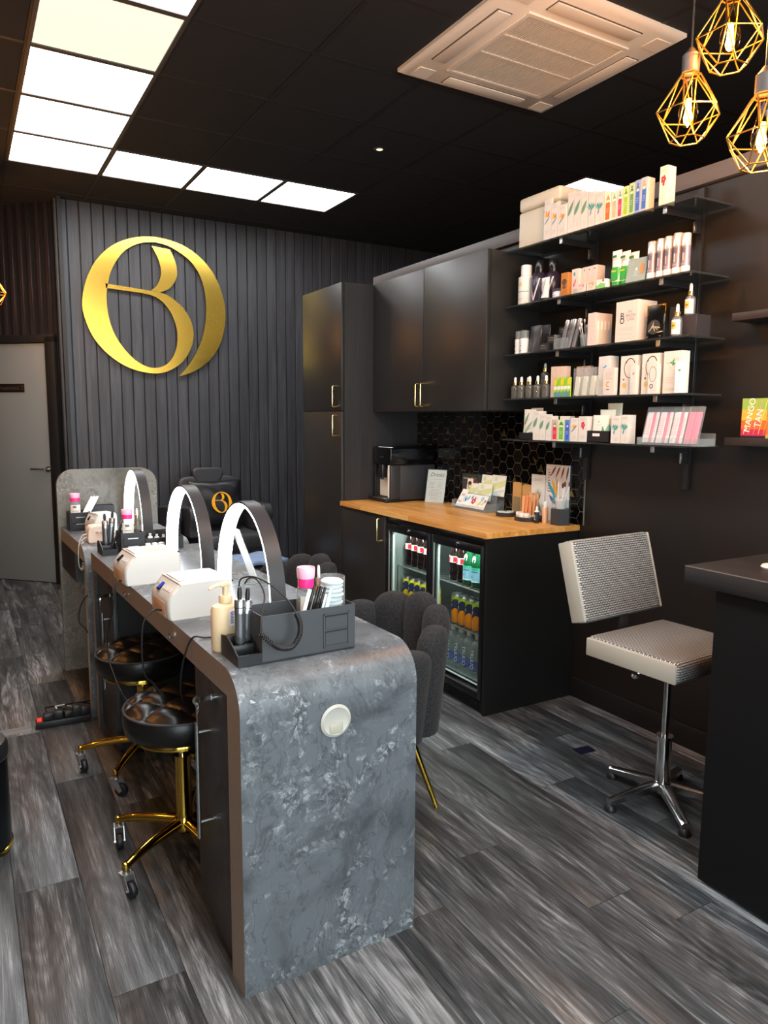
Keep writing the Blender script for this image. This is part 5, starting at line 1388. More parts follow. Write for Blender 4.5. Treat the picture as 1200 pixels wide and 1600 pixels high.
def a_ringy(a, w, h): a.ring(0, h*.66, w*.38, h*.26, .002, '#5a4f4c'); a.ring(-w*.1, h*.26, w*.2, w*.2, .004, '#5a5350'); a.lines(-w*.2, w*.3, h*.1, 1, .006)
g4 = 'white cartons on the fourth shelf'
on_shelf(3, 'tall white carton with blue splash on the fourth shelf', 2.292, 2.362, .172, .05, a_sp('#5aa7d6', 3), xf=2.472, group=g4)
on_shelf(3, 'short white carton with a gold moon in front of the blue-splash one', 2.243, 2.308, .118, .022, a_moon, PINKW, xf=2.446, group=g4)
on_shelf(3, 'tall white carton with dark red hair loop on the fourth shelf', 2.148, 2.238, .165, .05, a_loop('#5a3038', 1), xf=2.474, group=g4)
on_shelf(3, 'short slim white carton with red splash on the fourth shelf', 2.128, 2.160, .121, .02, a_sp('#d8343a', 5), xf=2.447, group=g4)
on_shelf(3, 'tall white carton with grey hair loop on the fourth shelf', 2.036, 2.124, .166, .05, a_loop('#3f3a40', 1), xf=2.474, group=g4)
on_shelf(3, 'short white carton with thin grey ring on the fourth shelf', 2.019, 2.068, .120, .02, a_ringy, xf=2.447, group=g4)
on_shelf(3, 'tall white carton with large green splash on the fourth shelf', 1.930, 2.016, .168, .05, a_sp('#3f9a56', 8), xf=2.474, group=g4)
on_shelf(3, 'short white carton with green splash at the right end of the fourth shelf', 1.899, 1.937, .122, .02, a_sp('#35a04c', 9), '#efeeee', xf=2.447, group=g4)

# ------------------------------------------------------------------ lowest shelf
def a_pleaf(a, w, h): a.leaf(-w*.3, h*.15, h*.6, 50, w*.1, '#8fae92'); a.leaf(-w*.35, h*.45, h*.5, 65, w*.09, '#6f9a78'); a.leaf(-w*.2, h*.08, h*.4, 25, w*.08, '#7fa486'); a.lines(0, w*.3, h*.35, 2, .006)
t = thing('display_tray', 'low black tray under the leaf pouches at the far end of the lowest shelf', 'tray', (2.488, 2.81, SZ[4]), -PI/2)
b = MB(); b.lo(-.05, .05, -.035, .035, 0, .004, BLACKPLASTIC); b.lo(-.05, .05, -.035, -.032, 0, .035, BLACKPLASTIC); b.lo(-.05, .05, .032, .035, 0, .035, BLACKPLASTIC); b.lo(-.05, -.047, -.035, .035, 0, .035, BLACKPLASTIC); b.lo(.047, .05, -.035, .035, 0, .035, BLACKPLASTIC); b.build('tray', t)
put(pouch_mb(.088, .145, .03, card('#e9e2d4', .4), a_pleaf), 'sheet_mask_pouch', 'front white leaf-print pouch in the black tray', 'pouch', 2.478, 2.808, SZ[4]+.006)
put(pouch_mb(.088, .150, .018, card('#e9e2d4', .4), a_pleaf), 'sheet_mask_pouch', 'rear white leaf-print pouch in the black tray', 'pouch', 2.512, 2.795, SZ[4]+.008)
for i, (y0, y1, h) in enumerate(((2.711, 2.757, .142), (2.666, 2.710, .126), (2.626, 2.665, .118))):
    on_shelf(4, '%s white carton with green leaf on the lowest shelf, from the left' % nth[i], y0, y1, h, .045, a_leaf)
on_shelf(4, 'plain white carton behind the red and green bottle cartons on the lowest shelf', 2.552, 2.622, .117, .03, None, xf=2.50)
for (y0, y1, bg, c, c2, nm) in ((2.584, 2.622, '#d3b0a8', '#cf2f3c', '#7aa46e', 'red'), (2.538, 2.581, '#cfe0a8', '#6fae3a', '#3f8a3a', 'green'), (2.503, 2.536, '#5a80c4', '#2f5fb4', '#3f6ab4', 'blue')):
    on_shelf(4, 'carton picturing a %s bottle on the lowest shelf' % nm, y0, y1, .100, .04, a_bottle(bg, c, c2))
on_shelf(4, 'white carton with orange flower on the lowest shelf', 2.452, 2.500, .109, .04, a_bird)
on_shelf(4, 'white carton with red flowers on the lowest shelf', 2.394, 2.450, .116, .04, a_flower)
t = thing('display_tray', 'black tray with white label slot holding folded pouches on the lowest shelf', 'tray', (2.495, 2.326, SZ[4]), -PI/2)
b = MB(); b.lo(-.065, .065, -.045, .045, 0, .004, BLACKPLASTIC); b.lo(-.065, .065, -.045, -.042, 0, .052, BLACKPLASTIC); b.lo(-.065, .065, .042, .045, 0, .052, BLACKPLASTIC); b.lo(-.065, -.062, -.045, .045, 0, .052, BLACKPLASTIC); b.lo(.062, .065, -.045, .045, 0, .052, BLACKPLASTIC); b.build('tray', t)
MB().box((-.012, -.0455, .034), (.042, .002, .013), card('#e9e4da'), bev=.0006, seg=1).build('label_slot', t)
def a_pt(a, w, h): a.leaf(w*.32, h*.1, h*.5, 100, w*.1, '#5f9a84'); a.leaf(w*.42, h*.2, h*.45, 80, w*.08, '#7fb4a0'); a.lines(-w*.2, w*.1, h*.62, 1, .006); a.disc(-w*.05, h*.75, .005, '#b9c4b4')
put(pouch_mb(.095, .115, .035, card('#e9e4d6', .4), a_pt), 'folded_pouch', 'front cream pouch in the labelled black tray', 'pouch', 2.478, 2.338, SZ[4]+.006)
put(pouch_mb(.09, .140, .03, card('#e4e2d2', .4), a_pt), 'folded_pouch', 'middle cream pouch in the labelled black tray', 'pouch', 2.502, 2.322, SZ[4]+.006)
put(pouch_mb(.085, .168, .025, card('#dfe2d2', .4), a_pt), 'folded_pouch', 'tallest cream pouch at the back of the labelled black tray', 'pouch', 2.522, 2.300, SZ[4]+.006)
on_shelf(4, 'left white carton with teal fern on the lowest shelf', 2.202, 2.256, .117, .045, a_teal)
on_shelf(4, 'right white carton with teal fern on the lowest shelf', 2.159, 2.201, .122, .045, a_teal, side=side_txt)
t = thing('acrylic_display', 'clear acrylic display tray holding packs of pink nail files', 'tray', (2.50, 1.955, SZ[4]), -PI/2)
b = MB(); b.lo(-.145, .145, -.06, .045, 0, .003, ACRYLIC); b.lo(-.145, .145, -.062, -.059, 0, .03, ACRYLIC); b.lo(-.145, -.142, -.06, .045, 0, .03, ACRYLIC); b.lo(.142, .145, -.06, .045, 0, .03, ACRYLIC); b.lo(-.145, .145, .043, .046, 0, .05, ACRYLIC); b.build('tray', t)
for i in range(4):
    x0 = -.108+.067*i; t = thing('nail_file_pack', '%s pack of pink nail files from the left in the acrylic display' % nth[i], 'pack', (2.463, 1.955-x0, SZ[4]+.006), -PI/2, 'packs of nail files')
    t.rotation_euler = (math.radians(-14), math.radians(0), -PI/2); t.rotation_euler = Euler((math.radians(-14), 0, -PI/2), 'XYZ')
    for k in range(4):
        pk = card('#e48aa6') if (i == 3 or k == 2) else card('#f0ecec')
        f = MB().box((-.024+.0155*k, -.002*(k % 2), .066), (.0145, .004, .128), pk, bev=.001, seg=1)
        if i < 3 and k != 2: Art(f, -.0042-.002*(k % 2)).lines(-.024+.0155*k-.004, -.024+.0155*k+.004, .1, 8, .009, '#d9a0b2', .003)
        f.build('nail_file', t)
    MB().lo(-.0325, .0325, -.0055, .006, .0, .152, PLASTICWRAP).build('clear_sleeve', t)
# mango carton on the floating shelf
def a_mango(a, w, h):
    a.rect(-w/2, w/2, h*.72, h, '#8fae4a'); a.rect(-w/2, w/2, h*.45, h*.72, '#d9a83a'); a.rect(-w/2, w/2, h*.22, h*.45, '#d8642a'); a.rect(-w/2, w/2, h*.06, h*.22, '#b52a4a'); a.rect(-w/2, w/2, 0, h*.06, '#2a1420')
    for k in range(6): a.pl([(-w*.4+.02*k, h*.1), (-w*.38+.02*k, h*.1), (-w*.1+.02*k, h*.95), (-w*.12+.02*k, h*.95)], ('#f0d96a', '#f2a03a', '#ef7fa0')[k % 3])
    a.text('MANGO', -w*.16, h*.58, .034, '#f6f2ea', rot=PI/2-.15); a.text('TAN', w*.2, h*.5, .034, '#f6f2ea', rot=PI/2-.15)
put(carton_mb(.10, .05, .148, '#c9a23a', a_mango, lambda a, w, h: (a.rect(-w/2, w/2, h*.6, h, '#9ab04a'), a.rect(-w/2, w/2, h*.1, h*.6, '#d8702a'))), 'tanning_carton', 'colourful carton lettered MANGO on the floating shelf', 'carton', WX-.09, 1.675, 1.36)

# ------------------------------------------------------------------ on the oak worktop
cm = thing('coffee_machine', 'black bean-to-cup coffee machine with pale steel front on the worktop', 'coffee machine', (2.335, 4.04, WT), -PI/2)
# local: x right (towards shopfront), -y front (towards room)
STF = mat('pale_steel_front', '#e4dccd', .4, .1)
CMB = mat('machine_black', '#1a1a1b', .3)
b = MB(); b.lo(-.11, .11, .07, .335, .012, .235, mat('machine_grey', '#2d2d2f', .45), .006); b.lo(.088, .11, .0, .07, .012, .235, MC['machine_grey'], .003); b.lo(-.11, -.09, .0, .07, .012, .235, CMB, .003)
b.build('body', cm)
MB().lo(-.11, .11, -.005, .335, .235, .345, BLACKGLOSS, .008, 3).build('head', cm)
MB().lo(-.088, .074, .036, .072, .03, .235, STF).build('front_plate', cm)
MB().lo(.074, .0885, -.004, .06, .03, .235, STF, .002).build('steel_edge', cm)
b = MB().lo(-.115, .115, -.04, .07, 0, .022, CMB, .006, 2); dt = b.build('drip_tray', cm)
g = MB().lo(-.085, .085, -.034, .06, .022, .026, STEEL, .001)
for k in range(8): g.lo(-.07+.019*k, -.062+.019*k, -.028, .05, .0262, .0268, BLACKMATT)
g.build('drip_grid', dt)
b = MB().box((0, .02, .195), (.05, .07, .085), CMB, bev=.006); b.cyl((-.012, .0, .14), (-.012, .0, .155), .006, CMB, 8); b.cyl((.012, .0, .14), (.012, .0, .155), .006, CMB, 8); b.build('spout', cm)
MB().box((.05, .03, .185), (.04, .03, .06), STEEL, bev=.004).build('milk_unit', cm)
pn = MB().lo(-.1, .1, .0, .05, .345, .3465, BLACKGLOSS)
for k in range(5): pn.lo(-.075+.035*k, -.058+.035*k, .015, .03, .3466, .347, mat('lit_icon', '#ffffff', .4, emit='#eef4ff', es=1.2))
pn.build('button_panel', cm)
MB().lo(-.05, .09, .12, .28, .345, .358, BLACKGLOSS, .006).build('bean_lid', cm)
lt = MB(); text(lt, 'SIEMENS', .014, STEEL, FRONT(0, -.0058, .285)); lt.build('lettering', cm, fix=False)

# leaning drinks price list in an acrylic holder
t = thing('menu_stand', 'white drinks menu standing in an acrylic holder beside the coffee machine', 'menu', (2.585, 3.81, WT), -PI/2+math.radians(28)); 
b = MB().box((0, 0, .105), (.132, .002, .21), card('#f2f0ea')); A = Art(b, -.001)
A.text('Drinks', .0, .178, .036, '#2a2826', shear=.35); A.lines(-.05, .05, .148, 1, .005, '#9a958e', .0014)
for c0 in (-.03, .03): A.lines(c0-.018, c0+.018, .128, 5, .008, '#8a857e', .0014)
A.lines(-.03, .03, .08, 1, .006, '#6a655f', .0016); A.lines(-.048, .045, .066, 4, .008, '#8a857e', .0014); A.lines(-.03, .03, .03, 2, .008, '#8a857e', .0014)
s_ = b.build('sheet', t, fix=False); s_.rotation_euler = (math.radians(-12), 0, 0)
b = MB().box((0, -.0025, .105), (.138, .002, .214), ACRYLIC); o = b.build('acrylic_holder', t); MB().box((0, .03, .0017), (.138, .07, .003), ACRYLIC).build('acrylic_foot', t); o.rotation_euler = (math.radians(-12), 0, 0); o.location = (0, 0, .002)

# tiered leaflet holder
lh = thing('leaflet_holder', 'clear tiered acrylic holder full of leaflets on the worktop', 'leaflet holder', (2.575, 3.395, WT), -PI/2)
b = MB()
b.lo(-.165, .165, -.03, .075, 0, .003, ACRYLIC); b.lo(-.03, .165, .075, .101, 0, .003, ACRYLIC); b.lo(-.165, .165, -.033, -.03, 0, .03, ACRYLIC); b.lo(-.165, .165, .045, .048, 0, .09, ACRYLIC); b.lo(-.03, .165, .098, .101, 0, .14, ACRYLIC)
for x in (-.165, .163): b.lo(x, x+.002, -.03, .07, 0, .05, ACRYLIC)
b.build('holder', lh)
def leaflet(label, x, y, z, w, h, lean, base, art, name='leaflet', twist=0):
    b = MB().box((0, 0, h/2), (w, .004, h), card(base)); art(Art(b, -.002), w, h)
    o = b.build(name, None, (0, 0, 0), (0, 0, 0), fix=False)
    M_ = TR(2.575, 3.395, WT) @ RZ(-PI/2) @ TR(x, y, z) @ RX(-math.radians(lean)) @ RY(math.radians(twist))
    o.matrix_world = M_
    tag(o, label, 'leaflet', 'leaflets in the tiered holder')
def l_script(a, w, h): a.text('xo', 0, h*.7, .03, '#1d1b1a', shear=.3); a.text('xo', -.004, h*.3, .03, '#1d1b1a', shear=.3)
def l_blue(a, w, h): a.disc(-.01, h*.6, .02, '#bcd6e4'); a.leaf(.01, h*.5, .04, 60, .008, '#7fb0cc'); a.leaf(.0, h*.4, .03, 110, .006, '#39566a'); a.lines(-w*.3, w*.3, h*.12, 2, .006)
def l_red(a, w, h):
    for i in range(5): a.disc(.006+.012*math.cos(1.25*i), h*.5+.012*math.sin(1.25*i), .008, '#c23a44')
    a.leaf(-.02, h*.6, .03, 70, .006, '#6a3a50'); a.leaf(.02, h*.55, .03, 110, .006, '#8a6a74'); a.lines(-w*.3, w*.3, h*.12, 2, .006)
def l_col(a, w, h): a.leaf(-.03, h*.2, .05, 50, .012, '#d8d08a'); a.disc(.0, h*.75, .016, '#9ec4dc'); a.disc(.03, h*.6, .01, '#d87a5a'); a.leaf(0, h*.3, .04, 30, .01, '#c4d4a0')
def l_yg(a, w, h):
    a.pl([(-w/2, h*.2), (w/2, h*.5), (w/2, h*.8), (-w/2, h*.55)], '#d5dba0'); a.pl([(-w/2, h*.0), (w*.2, 0), (w/2, h*.35), (-w/2, h*.15)], '#c4d8d8'); a.disc(-w*.2, h*.8, .014, '#c9dfae'); a.leaf(-.03, h*.3, .06, 30, .008, '#e4dc9a'); a.rect(w*.05, w*.4, h*.08, h*.2, '#eeeadc'); a.lines(w*.08, w*.36, h*.17, 2, .006)
leaflet('narrow white card with black script, leftmost in the front tier', -.128, -.012, .012, .055, .11, 28, '#f1efea', l_script, 'script_card', 6)
leaflet('leaflet with pale blue drawing in the front tier', -.072, -.012, .012, .06, .085, 28, '#eef0ee', l_blue)
leaflet('leaflet with red flowers in the front tier', -.008, -.010, .012, .07, .085, 28, '#efece6', l_red)
leaflet('leaflet with blue and yellow print in the front tier', .075, -.012, .012, .085, .085, 28, '#efece6', l_col)
leaflet('left yellow-green leaflet in the middle tier', -.085, .052, .055, .105, .095, 9, '#eceadd', l_yg)
leaflet('right yellow-green leaflet in the middle tier', .035, .052, .055, .125, .10, 9, '#eceadd', l_yg)
leaflet('left yellow-green leaflet in the rear tier', .02, .076, .09, .095, .115, 8, '#eceadd', l_yg)
leaflet('right yellow-green leaflet in the rear tier', .13, .076, .09, .12, .12, 8, '#eceadd', l_yg)
def l_dark(a, w, h): 
    for k in range(9): a.rect(-w*.46+.008*k, -w*.46+.008*k+.003, h*.15, h*.78, '#4a5048')
    a.text('RAINZ', -w*.28, h*.86, .016, '#c9ccc4'); a.text('SEE', w*.1, h*.88, .015, '#c9a24a'); a.disc(w*.26, h*.72, .028, '#c98d72', .034); a.disc(w*.26, h*.80, .024, '#5a3a2c', .016)
bx = carton_mb(.17, .028, .20, '#2f342f', l_dark)
put(bx, 'display_box', 'dark green display box with a portrait behind the leaflets', 'box', 2.662, 3.515, WT)
leaflet('small portrait card behind the middle-tier leaflets', -.115, .054, .06, .05, .115, 8, '#e8dccf', lambda a, w, h: (a.disc(0, h*.62, .016, '#c98a70', .02), a.disc(0, h*.76, .018, '#4a2f24', .012)), 'portrait_card')

# make-up displays
def half_tray(label, X, Y, r, z0=WT, h=.022):
    t = thing('makeup_tray', label, 'tray', (X, Y, z0), -PI/2, 'low black make-up trays')
    MB().lathe([(0, 0), (r, 0), (r+.002, .003), (r+.002, h), (r-.002, h), (r-.004, h-.004), (0, h-.004)], GREYPLASTIC, 36).build('tray', t)
    return t
half_tray('low round black tray with powder compacts beside the leaflets', 2.585, 3.095, .058)
half_tray('larger low round black tray crowded with peach tubes and pots', 2.572, 2.90, .074)
for i, (dx, dy) in enumerate(((-.022, .022), (-.02, -.022), (.022, .0))):
    b = MB().lathe([(0, 0), (.021, 0), (.022, .003), (.021, .007), (0, .008)], card('#e4e4dc', .35), 22, c=(0, 0, 0)); b.lathe([(.0, .0085), (.014, .0085), (.015, .0082)], card(('#8fa596', '#b9c4b4', '#93a090')[i]), 20)
    put(b, 'powder_compact', '%s pale powder compact in the small black tray' % ('front left', 'front right', 'rear')[i], 'compact', 2.585+dx, 3.095+dy, WT+.0185, group='powder compacts')
def kraft(label, X, Y, h, rz):
    t = thing('kraft_palette', label, 'palette', (X, Y, WT), rz)
    MB().prism([(-.036, 0), (.036, 0), (.036, h-.016)] + arc2(.020, h-.016, .016, 0, 90, 4) + arc2(-.020, h-.016, .016, 90, 180, 4) + [(-.036, h-.016)], 0, .006, card('#c9985a'), RX(PI/2)).build('lid', t)
    MB().lo(-.036, .036, -.03, -.006, 0, .006, card('#c9c4b4')).build('base', t)
    m = MB().prism([(-.029, .02), (.029, .02), (.029, h*.55), (-.029, h*.55)], .0062, .0068, card('#8a7a5a', .15), RX(PI/2)); m.build('mirror', t)
kraft('left open kraft palette standing behind the compacts', 2.676, 3.115, .182, -PI/2)
kraft('right open kraft palette standing behind the peach tubes', 2.676, 3.035, .175, -PI/2)
for i in range(4):
    dx, dy = ((-.058, .022), (-.062, -.008), (-.05, -.036), (-.035, .047))[i]
    b = MB().lathe([(0, 0), (.0145, 0), (.0155, .003), (.0155, .014), (0, .014)], card(('#d8a8a0', '#e6d9cc', '#e4cfc0', '#d9b0a0')[i], .3), 18); c = MB().lathe([(0, .014), (.016, .014), (.016, .024), (0, .025)], card('#ece7e0', .3), 18)
    simple('cream_pot', '%s little make-up pot at the front of the larger black tray' % nth[i], 'pot', 2.572+dx*.9, 2.90+dy*.9, WT+.0185, [('pot', b), ('lid', c)], group='little make-up pots')
PEACH = ['#e0a070', '#dc9560', '#e2a878', '#d88a58', '#e6b48a', '#d99058', '#cf8450', '#e0a470']
for i in range(9):
    dx, dy = (((i % 3)-1)*.024+.012, .034-.026*(i//3))
    b, c = tube_mb(.024, .108+.008*(i % 3), card(PEACH[i % 8], .35), card('#efe6dc', .35), .014, d=.018)
    simple('foundation_tube', '%s peach foundation tube in the larger black tray' % ('first second third fourth fifth sixth seventh eighth ninth'.split()[i]), 'tube', 2.572+dx, 2.90+dy, WT+.0185, [('tube', b), ('cap', c)], group='peach foundation tubes')
for i in range(3):
    b = MB().box((0, 0, .04), (.018, .018, .08), card(('#e2aa7c', '#dd9c68', '#e6b692')[i], .3), bev=.002); c = MB().box((0, 0, .095), (.012, .012, .03), card('#e9e9e4', .3), bev=.002)
    simple('concealer', '%s square concealer bottle beside the feather carton' % nth[i], 'bottle', 2.600-.018*i, 2.805-.016*i, WT, [('bottle', b), ('cap', c)], group='square concealers')
def a_feather(a, w, h):
    for k in range(4): a.leaf(-w*.05+.03*k, h*.98, h*.24, 235+8*k, .006, '#7a4a44')
    for k in range(3): a.leaf(w*.10-.01*k, h*.42, h*.36, 100+14*k, .011, ('#d99a3a', '#e0b04a', '#3f9ab0')[k]); a.leaf(w*.12-.012*k, h*.30, h*.24, 105+16*k, .010, ('#2f86a4', '#3fa4bc', '#2a6f94')[k])
    for k in range(9): a.rect(-w*.4, -w*.34+.006*(k % 3), h*.9-.014*k, h*.9-.014*k+.004, '#4a4644')
put(carton_mb(.165, .012, .295, '#e4deda', a_feather), 'feather_carton', 'tall white carton with colourful feathers behind the make-up', 'carton', 2.672, 2.80, WT)
def a_green(a, w, h):
    for k in range(7): a.leaf(-w*.35+.012*k, h*.1, h*.6, 60+9*k, .005, ('#5f8a6a', '#3f3a34', '#8fae92')[k % 3])
    a.lines(-w*.3, w*.3, h*.9, 2, .008, '#6a655f')
put(carton_mb(.105, .012, .235, '#e2e0d6', a_green), 'fern_carton', 'shorter white carton with dark fern sprays left of the feather carton', 'carton', 2.672, 2.942, WT)
b = MB().lathe([(0, 0), (.0125, 0), (.013, .002), (.013, .055), (.011, .058), (0, .058)], BLACKC, 16); c = MB().lathe([(0, .058), (.0125, .058), (.0125, .063), (.006, .066), (.0055, .082), (.003, .086), (0, .086)], card('#e4e2dc', .3), 14)
p = MB(); band(p, .0135, .014, .045, card('#3a3a3c'), -.7, .7, 8)
for k in range(4): band(p, .0138, .018+.007*k, .021+.007*k, card('#d9d6d0'), -.4, .3-.1*(k % 2), 5)
simple('mist_bottle', 'little black bottle with white top at the front of the make-up display', 'bottle', 2.535, 2.80, WT, [('bottle', b), ('cap', c), ('label', p)])
bh = thing('brush_holder', 'dark hexagonal holder with clear collar full of make-up brushes', 'brush holder', (2.608, 2.706, WT), -PI/2)
hx = [(.052*math.cos(PI/3*k+.2), .052*math.sin(PI/3*k+.2)) for k in range(6)]
MB().prism(hx, 0, .082, GREYPLASTIC).build('box', bh, ang=20)
MB().prism([(x*.92, y*.92) for x, y in hx], .082, .125, ACRYLIC, cap=False).build('clear_collar', bh, ang=20)
MB().lathe([(0, .082), (.024, .082), (.026, .11), (.03, .13), (.03, .136), (0, .136)], card('#cfc9be', .4), 18).build('jar', bh)
for i, (x0, y0, x1, y1, h) in enumerate(((-.01, -.01, .0, -.02, .165), (.006, 0, .03, -.005, .17), (.018, .0, .045, .012, .172), (.0, .012, -.02, .03, .15))):
    w_ = MB().tube([(x0, y0, .086), ((x0+x1)/2, (y0+y1)/2, .09+h*.34), (x1, y1, .09+h*.62)], [.003, .0042, .003], card('#e6e2dc', .3), 8)
    w_.lathe([(.003, 0), (.0045, .004), (.0065 if i else .004, .016), (.003, .026), (0, .028)], card('#5a3226' if i != 0 else '#e3dcd2'), 10, c=(x1, y1, .088+h*.62)); w_.build('brush', bh)

# ------------------------------------------------------------------ on the near nail desk
DT = .82
def curing_lamp(label, loc, rz):
    t = thing('curing_lamp', label, 'nail lamp', loc, rz, 'white nail curing lamps')
    # local: front (display) faces -x ; length along x, width along y
    LX, LY, Hh = .205, .185, .112
    rows = []
    prof = [(-.098, 0), (-.102, .012), (-.100, .062), (-.068, .103), (-.055, .110), (.075, .112), (.095, .104), (.102, .09), (.102, 0)]
    b = MB()
    n = len(prof); P = resample(prof, 26)
    def sect(y, s): return [(p.x*s, y, p.y*(1-(1-s)*.55)) for p in P]
    ys = [(-.0925, .93), (-.090, .97), (-.082, .995), (-.07, 1), (.07, 1), (.082, .995), (.090, .97), (.0925, .93)]
    rr = [sect(y, s) for y, s in ys]
    b.grid(rr, WHITEPL); b.poly(rr[0], WHITEPL); b.poly(rr[-1], WHITEPL)
    body = b.build('shell', t, ang=45)
    dp = MB(); T = TR(-.0835, 0, .0835) @ RY(math.radians(-40)) 
    dp.box((0, .03, .002), (.036, .026, .003), mat('display_black', '#10121c', .15), bev=.001, seg=1, T=T); 
    dp.box((0, .03, .0038), (.024, .014, .0006), mat('display_blue', '#2a3a9a', .2, emit='#3050ff', es=.35) if 'blue' in label else BLACKGLOSS, T=T); dp.build('display', t)
    for k in range(4):
        MB().box((.004, -.005-.018*k, .002), (.022, .010, .003), card('#d3cec6', .35), bev=.001, seg=1, T=T).build('button', t)
    lt = MB(); text(lt, 'gelux', .014, card('#8a857e'), T @ TR(.0, .062, .0025) @ RZ(-PI/2)); lt.build('lettering', t, fix=False)
    MB().lo(-.06, .08, -.062, .062, .1105, .1135, WHITEPL, .001, 1).build('vent_plate', t)
    MB().lo(-.1035, -.098, -.06, .06, .004, .05, mat('hand_opening_warm_lit', '#c2a283', .4), .002).build('hand_opening_warm_lit', t)  # tan is warm light from the left, painted onto the white lamp's front
    return t
curing_lamp('nearer white nail curing lamp with lit blue display on the desk', (.602, 2.235, DT), DESK_T+.03)
curing_lamp('farther white nail curing lamp with dark display on the desk', (.578, 2.765, DT), DESK_T+.03)

# pump soap bottle
t = thing('pump_bottle', 'beige pump bottle with barcode sticker on the desk edge', 'bottle', (.574, 1.806, DT), .25); t.scale = (1.15, 1.15, 1.0)
BEI = mat('beige_plastic', '#d8c09a', .35)
b = MB(); prof = [(0, 0), (.92, 0), (1, .006), (1, .106), (.9, .118), (.45, .124), (.30, .126), (0, .126)]
b.lathe([(r*.036, z) for r, z in prof], BEI, 28, sy=.72); b.build('body', t)
MB().lathe([(0, .124), (.015, .124), (.0155, .140), (.013, .144), (.0, .144)], BEI, 18).build('collar', t)
b = MB().lathe([(0, .144), (.0065, .144), (.0065, .168), (0, .168)], BEI, 12); b.box((-.003, 0, .173), (.024, .014, .012), BEI, bev=.004); b.tube([(-.012, 0, .174), (-.03, 0, .172), (-.042, 0, .166)], [.0055, .005, .0035], BEI, 8); b.build('pump', t)
st_ = MB(); A = Art(st_, -.0268); A.rect(-.008, .008, .068, .112, '#e9e6ee')
for k in range(9): A.rect(-.0055, .004-.002*(k % 2), .075+.0036*k, .077+.0036*k, '#4a4478')
st_.build('barcode_sticker', t, fix=False)

def holder(label, loc, rz):
    t = thing('drill_holder', label, 'holder', loc, rz, 'black nail drill holders')
    # stepped stand: low at the front-left, rising to the right
    pr = [(-.062, 0), (.062, 0), (.062, .030), (.045, .034), (.02, .058), (-.02, .062), (-.035, .045), (-.062, .045)]
    pf = [(-.06, 0), (.06, 0), (.06, .052), (.02, .058), (-.03, .040), (-.045, .030), (-.06, .026)]
    for x0, x1 in ((-.033, -.029), (.029, .033)):
        MB().prism(pf, x0, x1, BLACKPLASTIC, Matrix(((0, 0, 1, 0), (1, 0, 0, 0), (0, 1, 0, 0), (0, 0, 0, 1)))).build('cheek', t)
    b = MB().lo(-.029, .029, -.06, .06, 0, .012, BLACKPLASTIC); b.lo(-.029, .029, -.06, -.052, .012, .026, BLACKPLASTIC); b.lo(-.029, .029, .04, .06, .012, .05, BLACKPLASTIC, .003); b.lo(-.029, .029, -.012, .0, .012, .038, BLACKPLASTIC, .003); b.build('cradle', t)
    return t
SILV = mat('handpiece_silver', '#b4b6b8', .22, .9)
def handpiece(label, loc, tilt, rz=0, h=.125, r=.0135):
    t = thing('drill_handpiece', label, 'nail drill', loc, 0, 'silver nail drill handpieces'); t.rotation_euler = Euler((tilt[0], tilt[1], rz))
    MB().lathe([(0, 0), (r*.55, 0), (r*.6, .014), (r*.85, .018), (r, .024), (r, h*.72), (r*1.04, h*.74), (r*1.04, h*.78), (r, h*.8), (r, h), (r*.8, h+.004), (0, h+.004)], SILV, 20).build('body', t)
    MB().lathe([(r*1.02, h*.86), (r*1.05, h*.865), (r*1.02, h*.875)], BLACKC, 20).build('ring', t)
    MB().lathe([(r*.42, h+.003), (r*.46, h+.02), (r*.34, h+.034), (0, h+.036)], BLACKPLASTIC, 12).build('strain_relief', t)
    MB().lathe([(0, -.003), (r*.8, -.003), (r*.86, .02), (r*.6, .022), (0, .022)], BLACKPLASTIC, 14).build('nose_grip', t)
    return t
holder('black stepped nail drill holder beside the near caddy', (.5825, 1.708, DT), DESK_T)
handpiece('front silver drill handpiece standing in the near holder', (.580, 1.715, DT+.022), (-.03, .02), 0)
handpiece('rear silver drill handpiece standing in the near holder', (.602, 1.738, DT+.02), (.0, .06), 0, .118)
# coiled drill lead looping over the caddy front
pts = []
def spline(P, n):
    P = [Vector(p) for p in P]; mm = len(P)-1; out = []
    for i in range(n+1):
        tt = i/n*mm; k = min(int(tt), mm-1); u = tt-k
        p0, p1, p2, p3 = P[max(k-1, 0)], P[k], P[k+1], P[min(k+2, mm)]
        out.append(.5*((2*p1)+(p2-p0)*u+(2*p0-5*p1+4*p2-p3)*u*u+(3*p1-p0-3*p2+p3)*u**3))
    return out
ld_ = thing('drill_lead', 'black coiled drill lead looping in front of the caddy', 'cable', (.58, 1.64, DT))
sA = [(.0, .075, .185), (.006, .07, .205), (.03, .04, .212), (.065, .0, .19), (.10, -.012, .150), (.112, -.022, .125)]
sB = [(.112, -.022, .125), (.120, -.026, .10), (.118, -.028, .07), (.100, -.03, .045), (.075, -.032, .043), (.05, -.03, .055), (.02, -.02, .085)]
sC = [(.02, -.02, .085), (.03, .0, .12), (.05, .03, .165), (.048, .07, .195), (.034, .09, .200), (.024, .1, .185)]
MB().tube(spline(sA, 40), .0022, BLACKPLASTIC, 7).build('straight_lead', ld_, ang=80)
S = spline(sB, 440); coil = []
for i, p in enumerate(S):
    t_ = (S[min(i+1, len(S)-1)]-S[max(i-1, 0)]).normalized(); n1 = t_.cross(Vector((0, 1, 0))).normalized(); n2 = t_.cross(n1); a = 2*PI*i/440*46
    coil.append(p+(n1*math.cos(a)+n2*math.sin(a))*.0052)
MB().tube(coil, .0021, BLACKPLASTIC, 5).build('coil', ld_, ang=80)
MB().tube(spline(sC, 40), .0022, BLACKPLASTIC, 7).build('return_lead', ld_, ang=80)

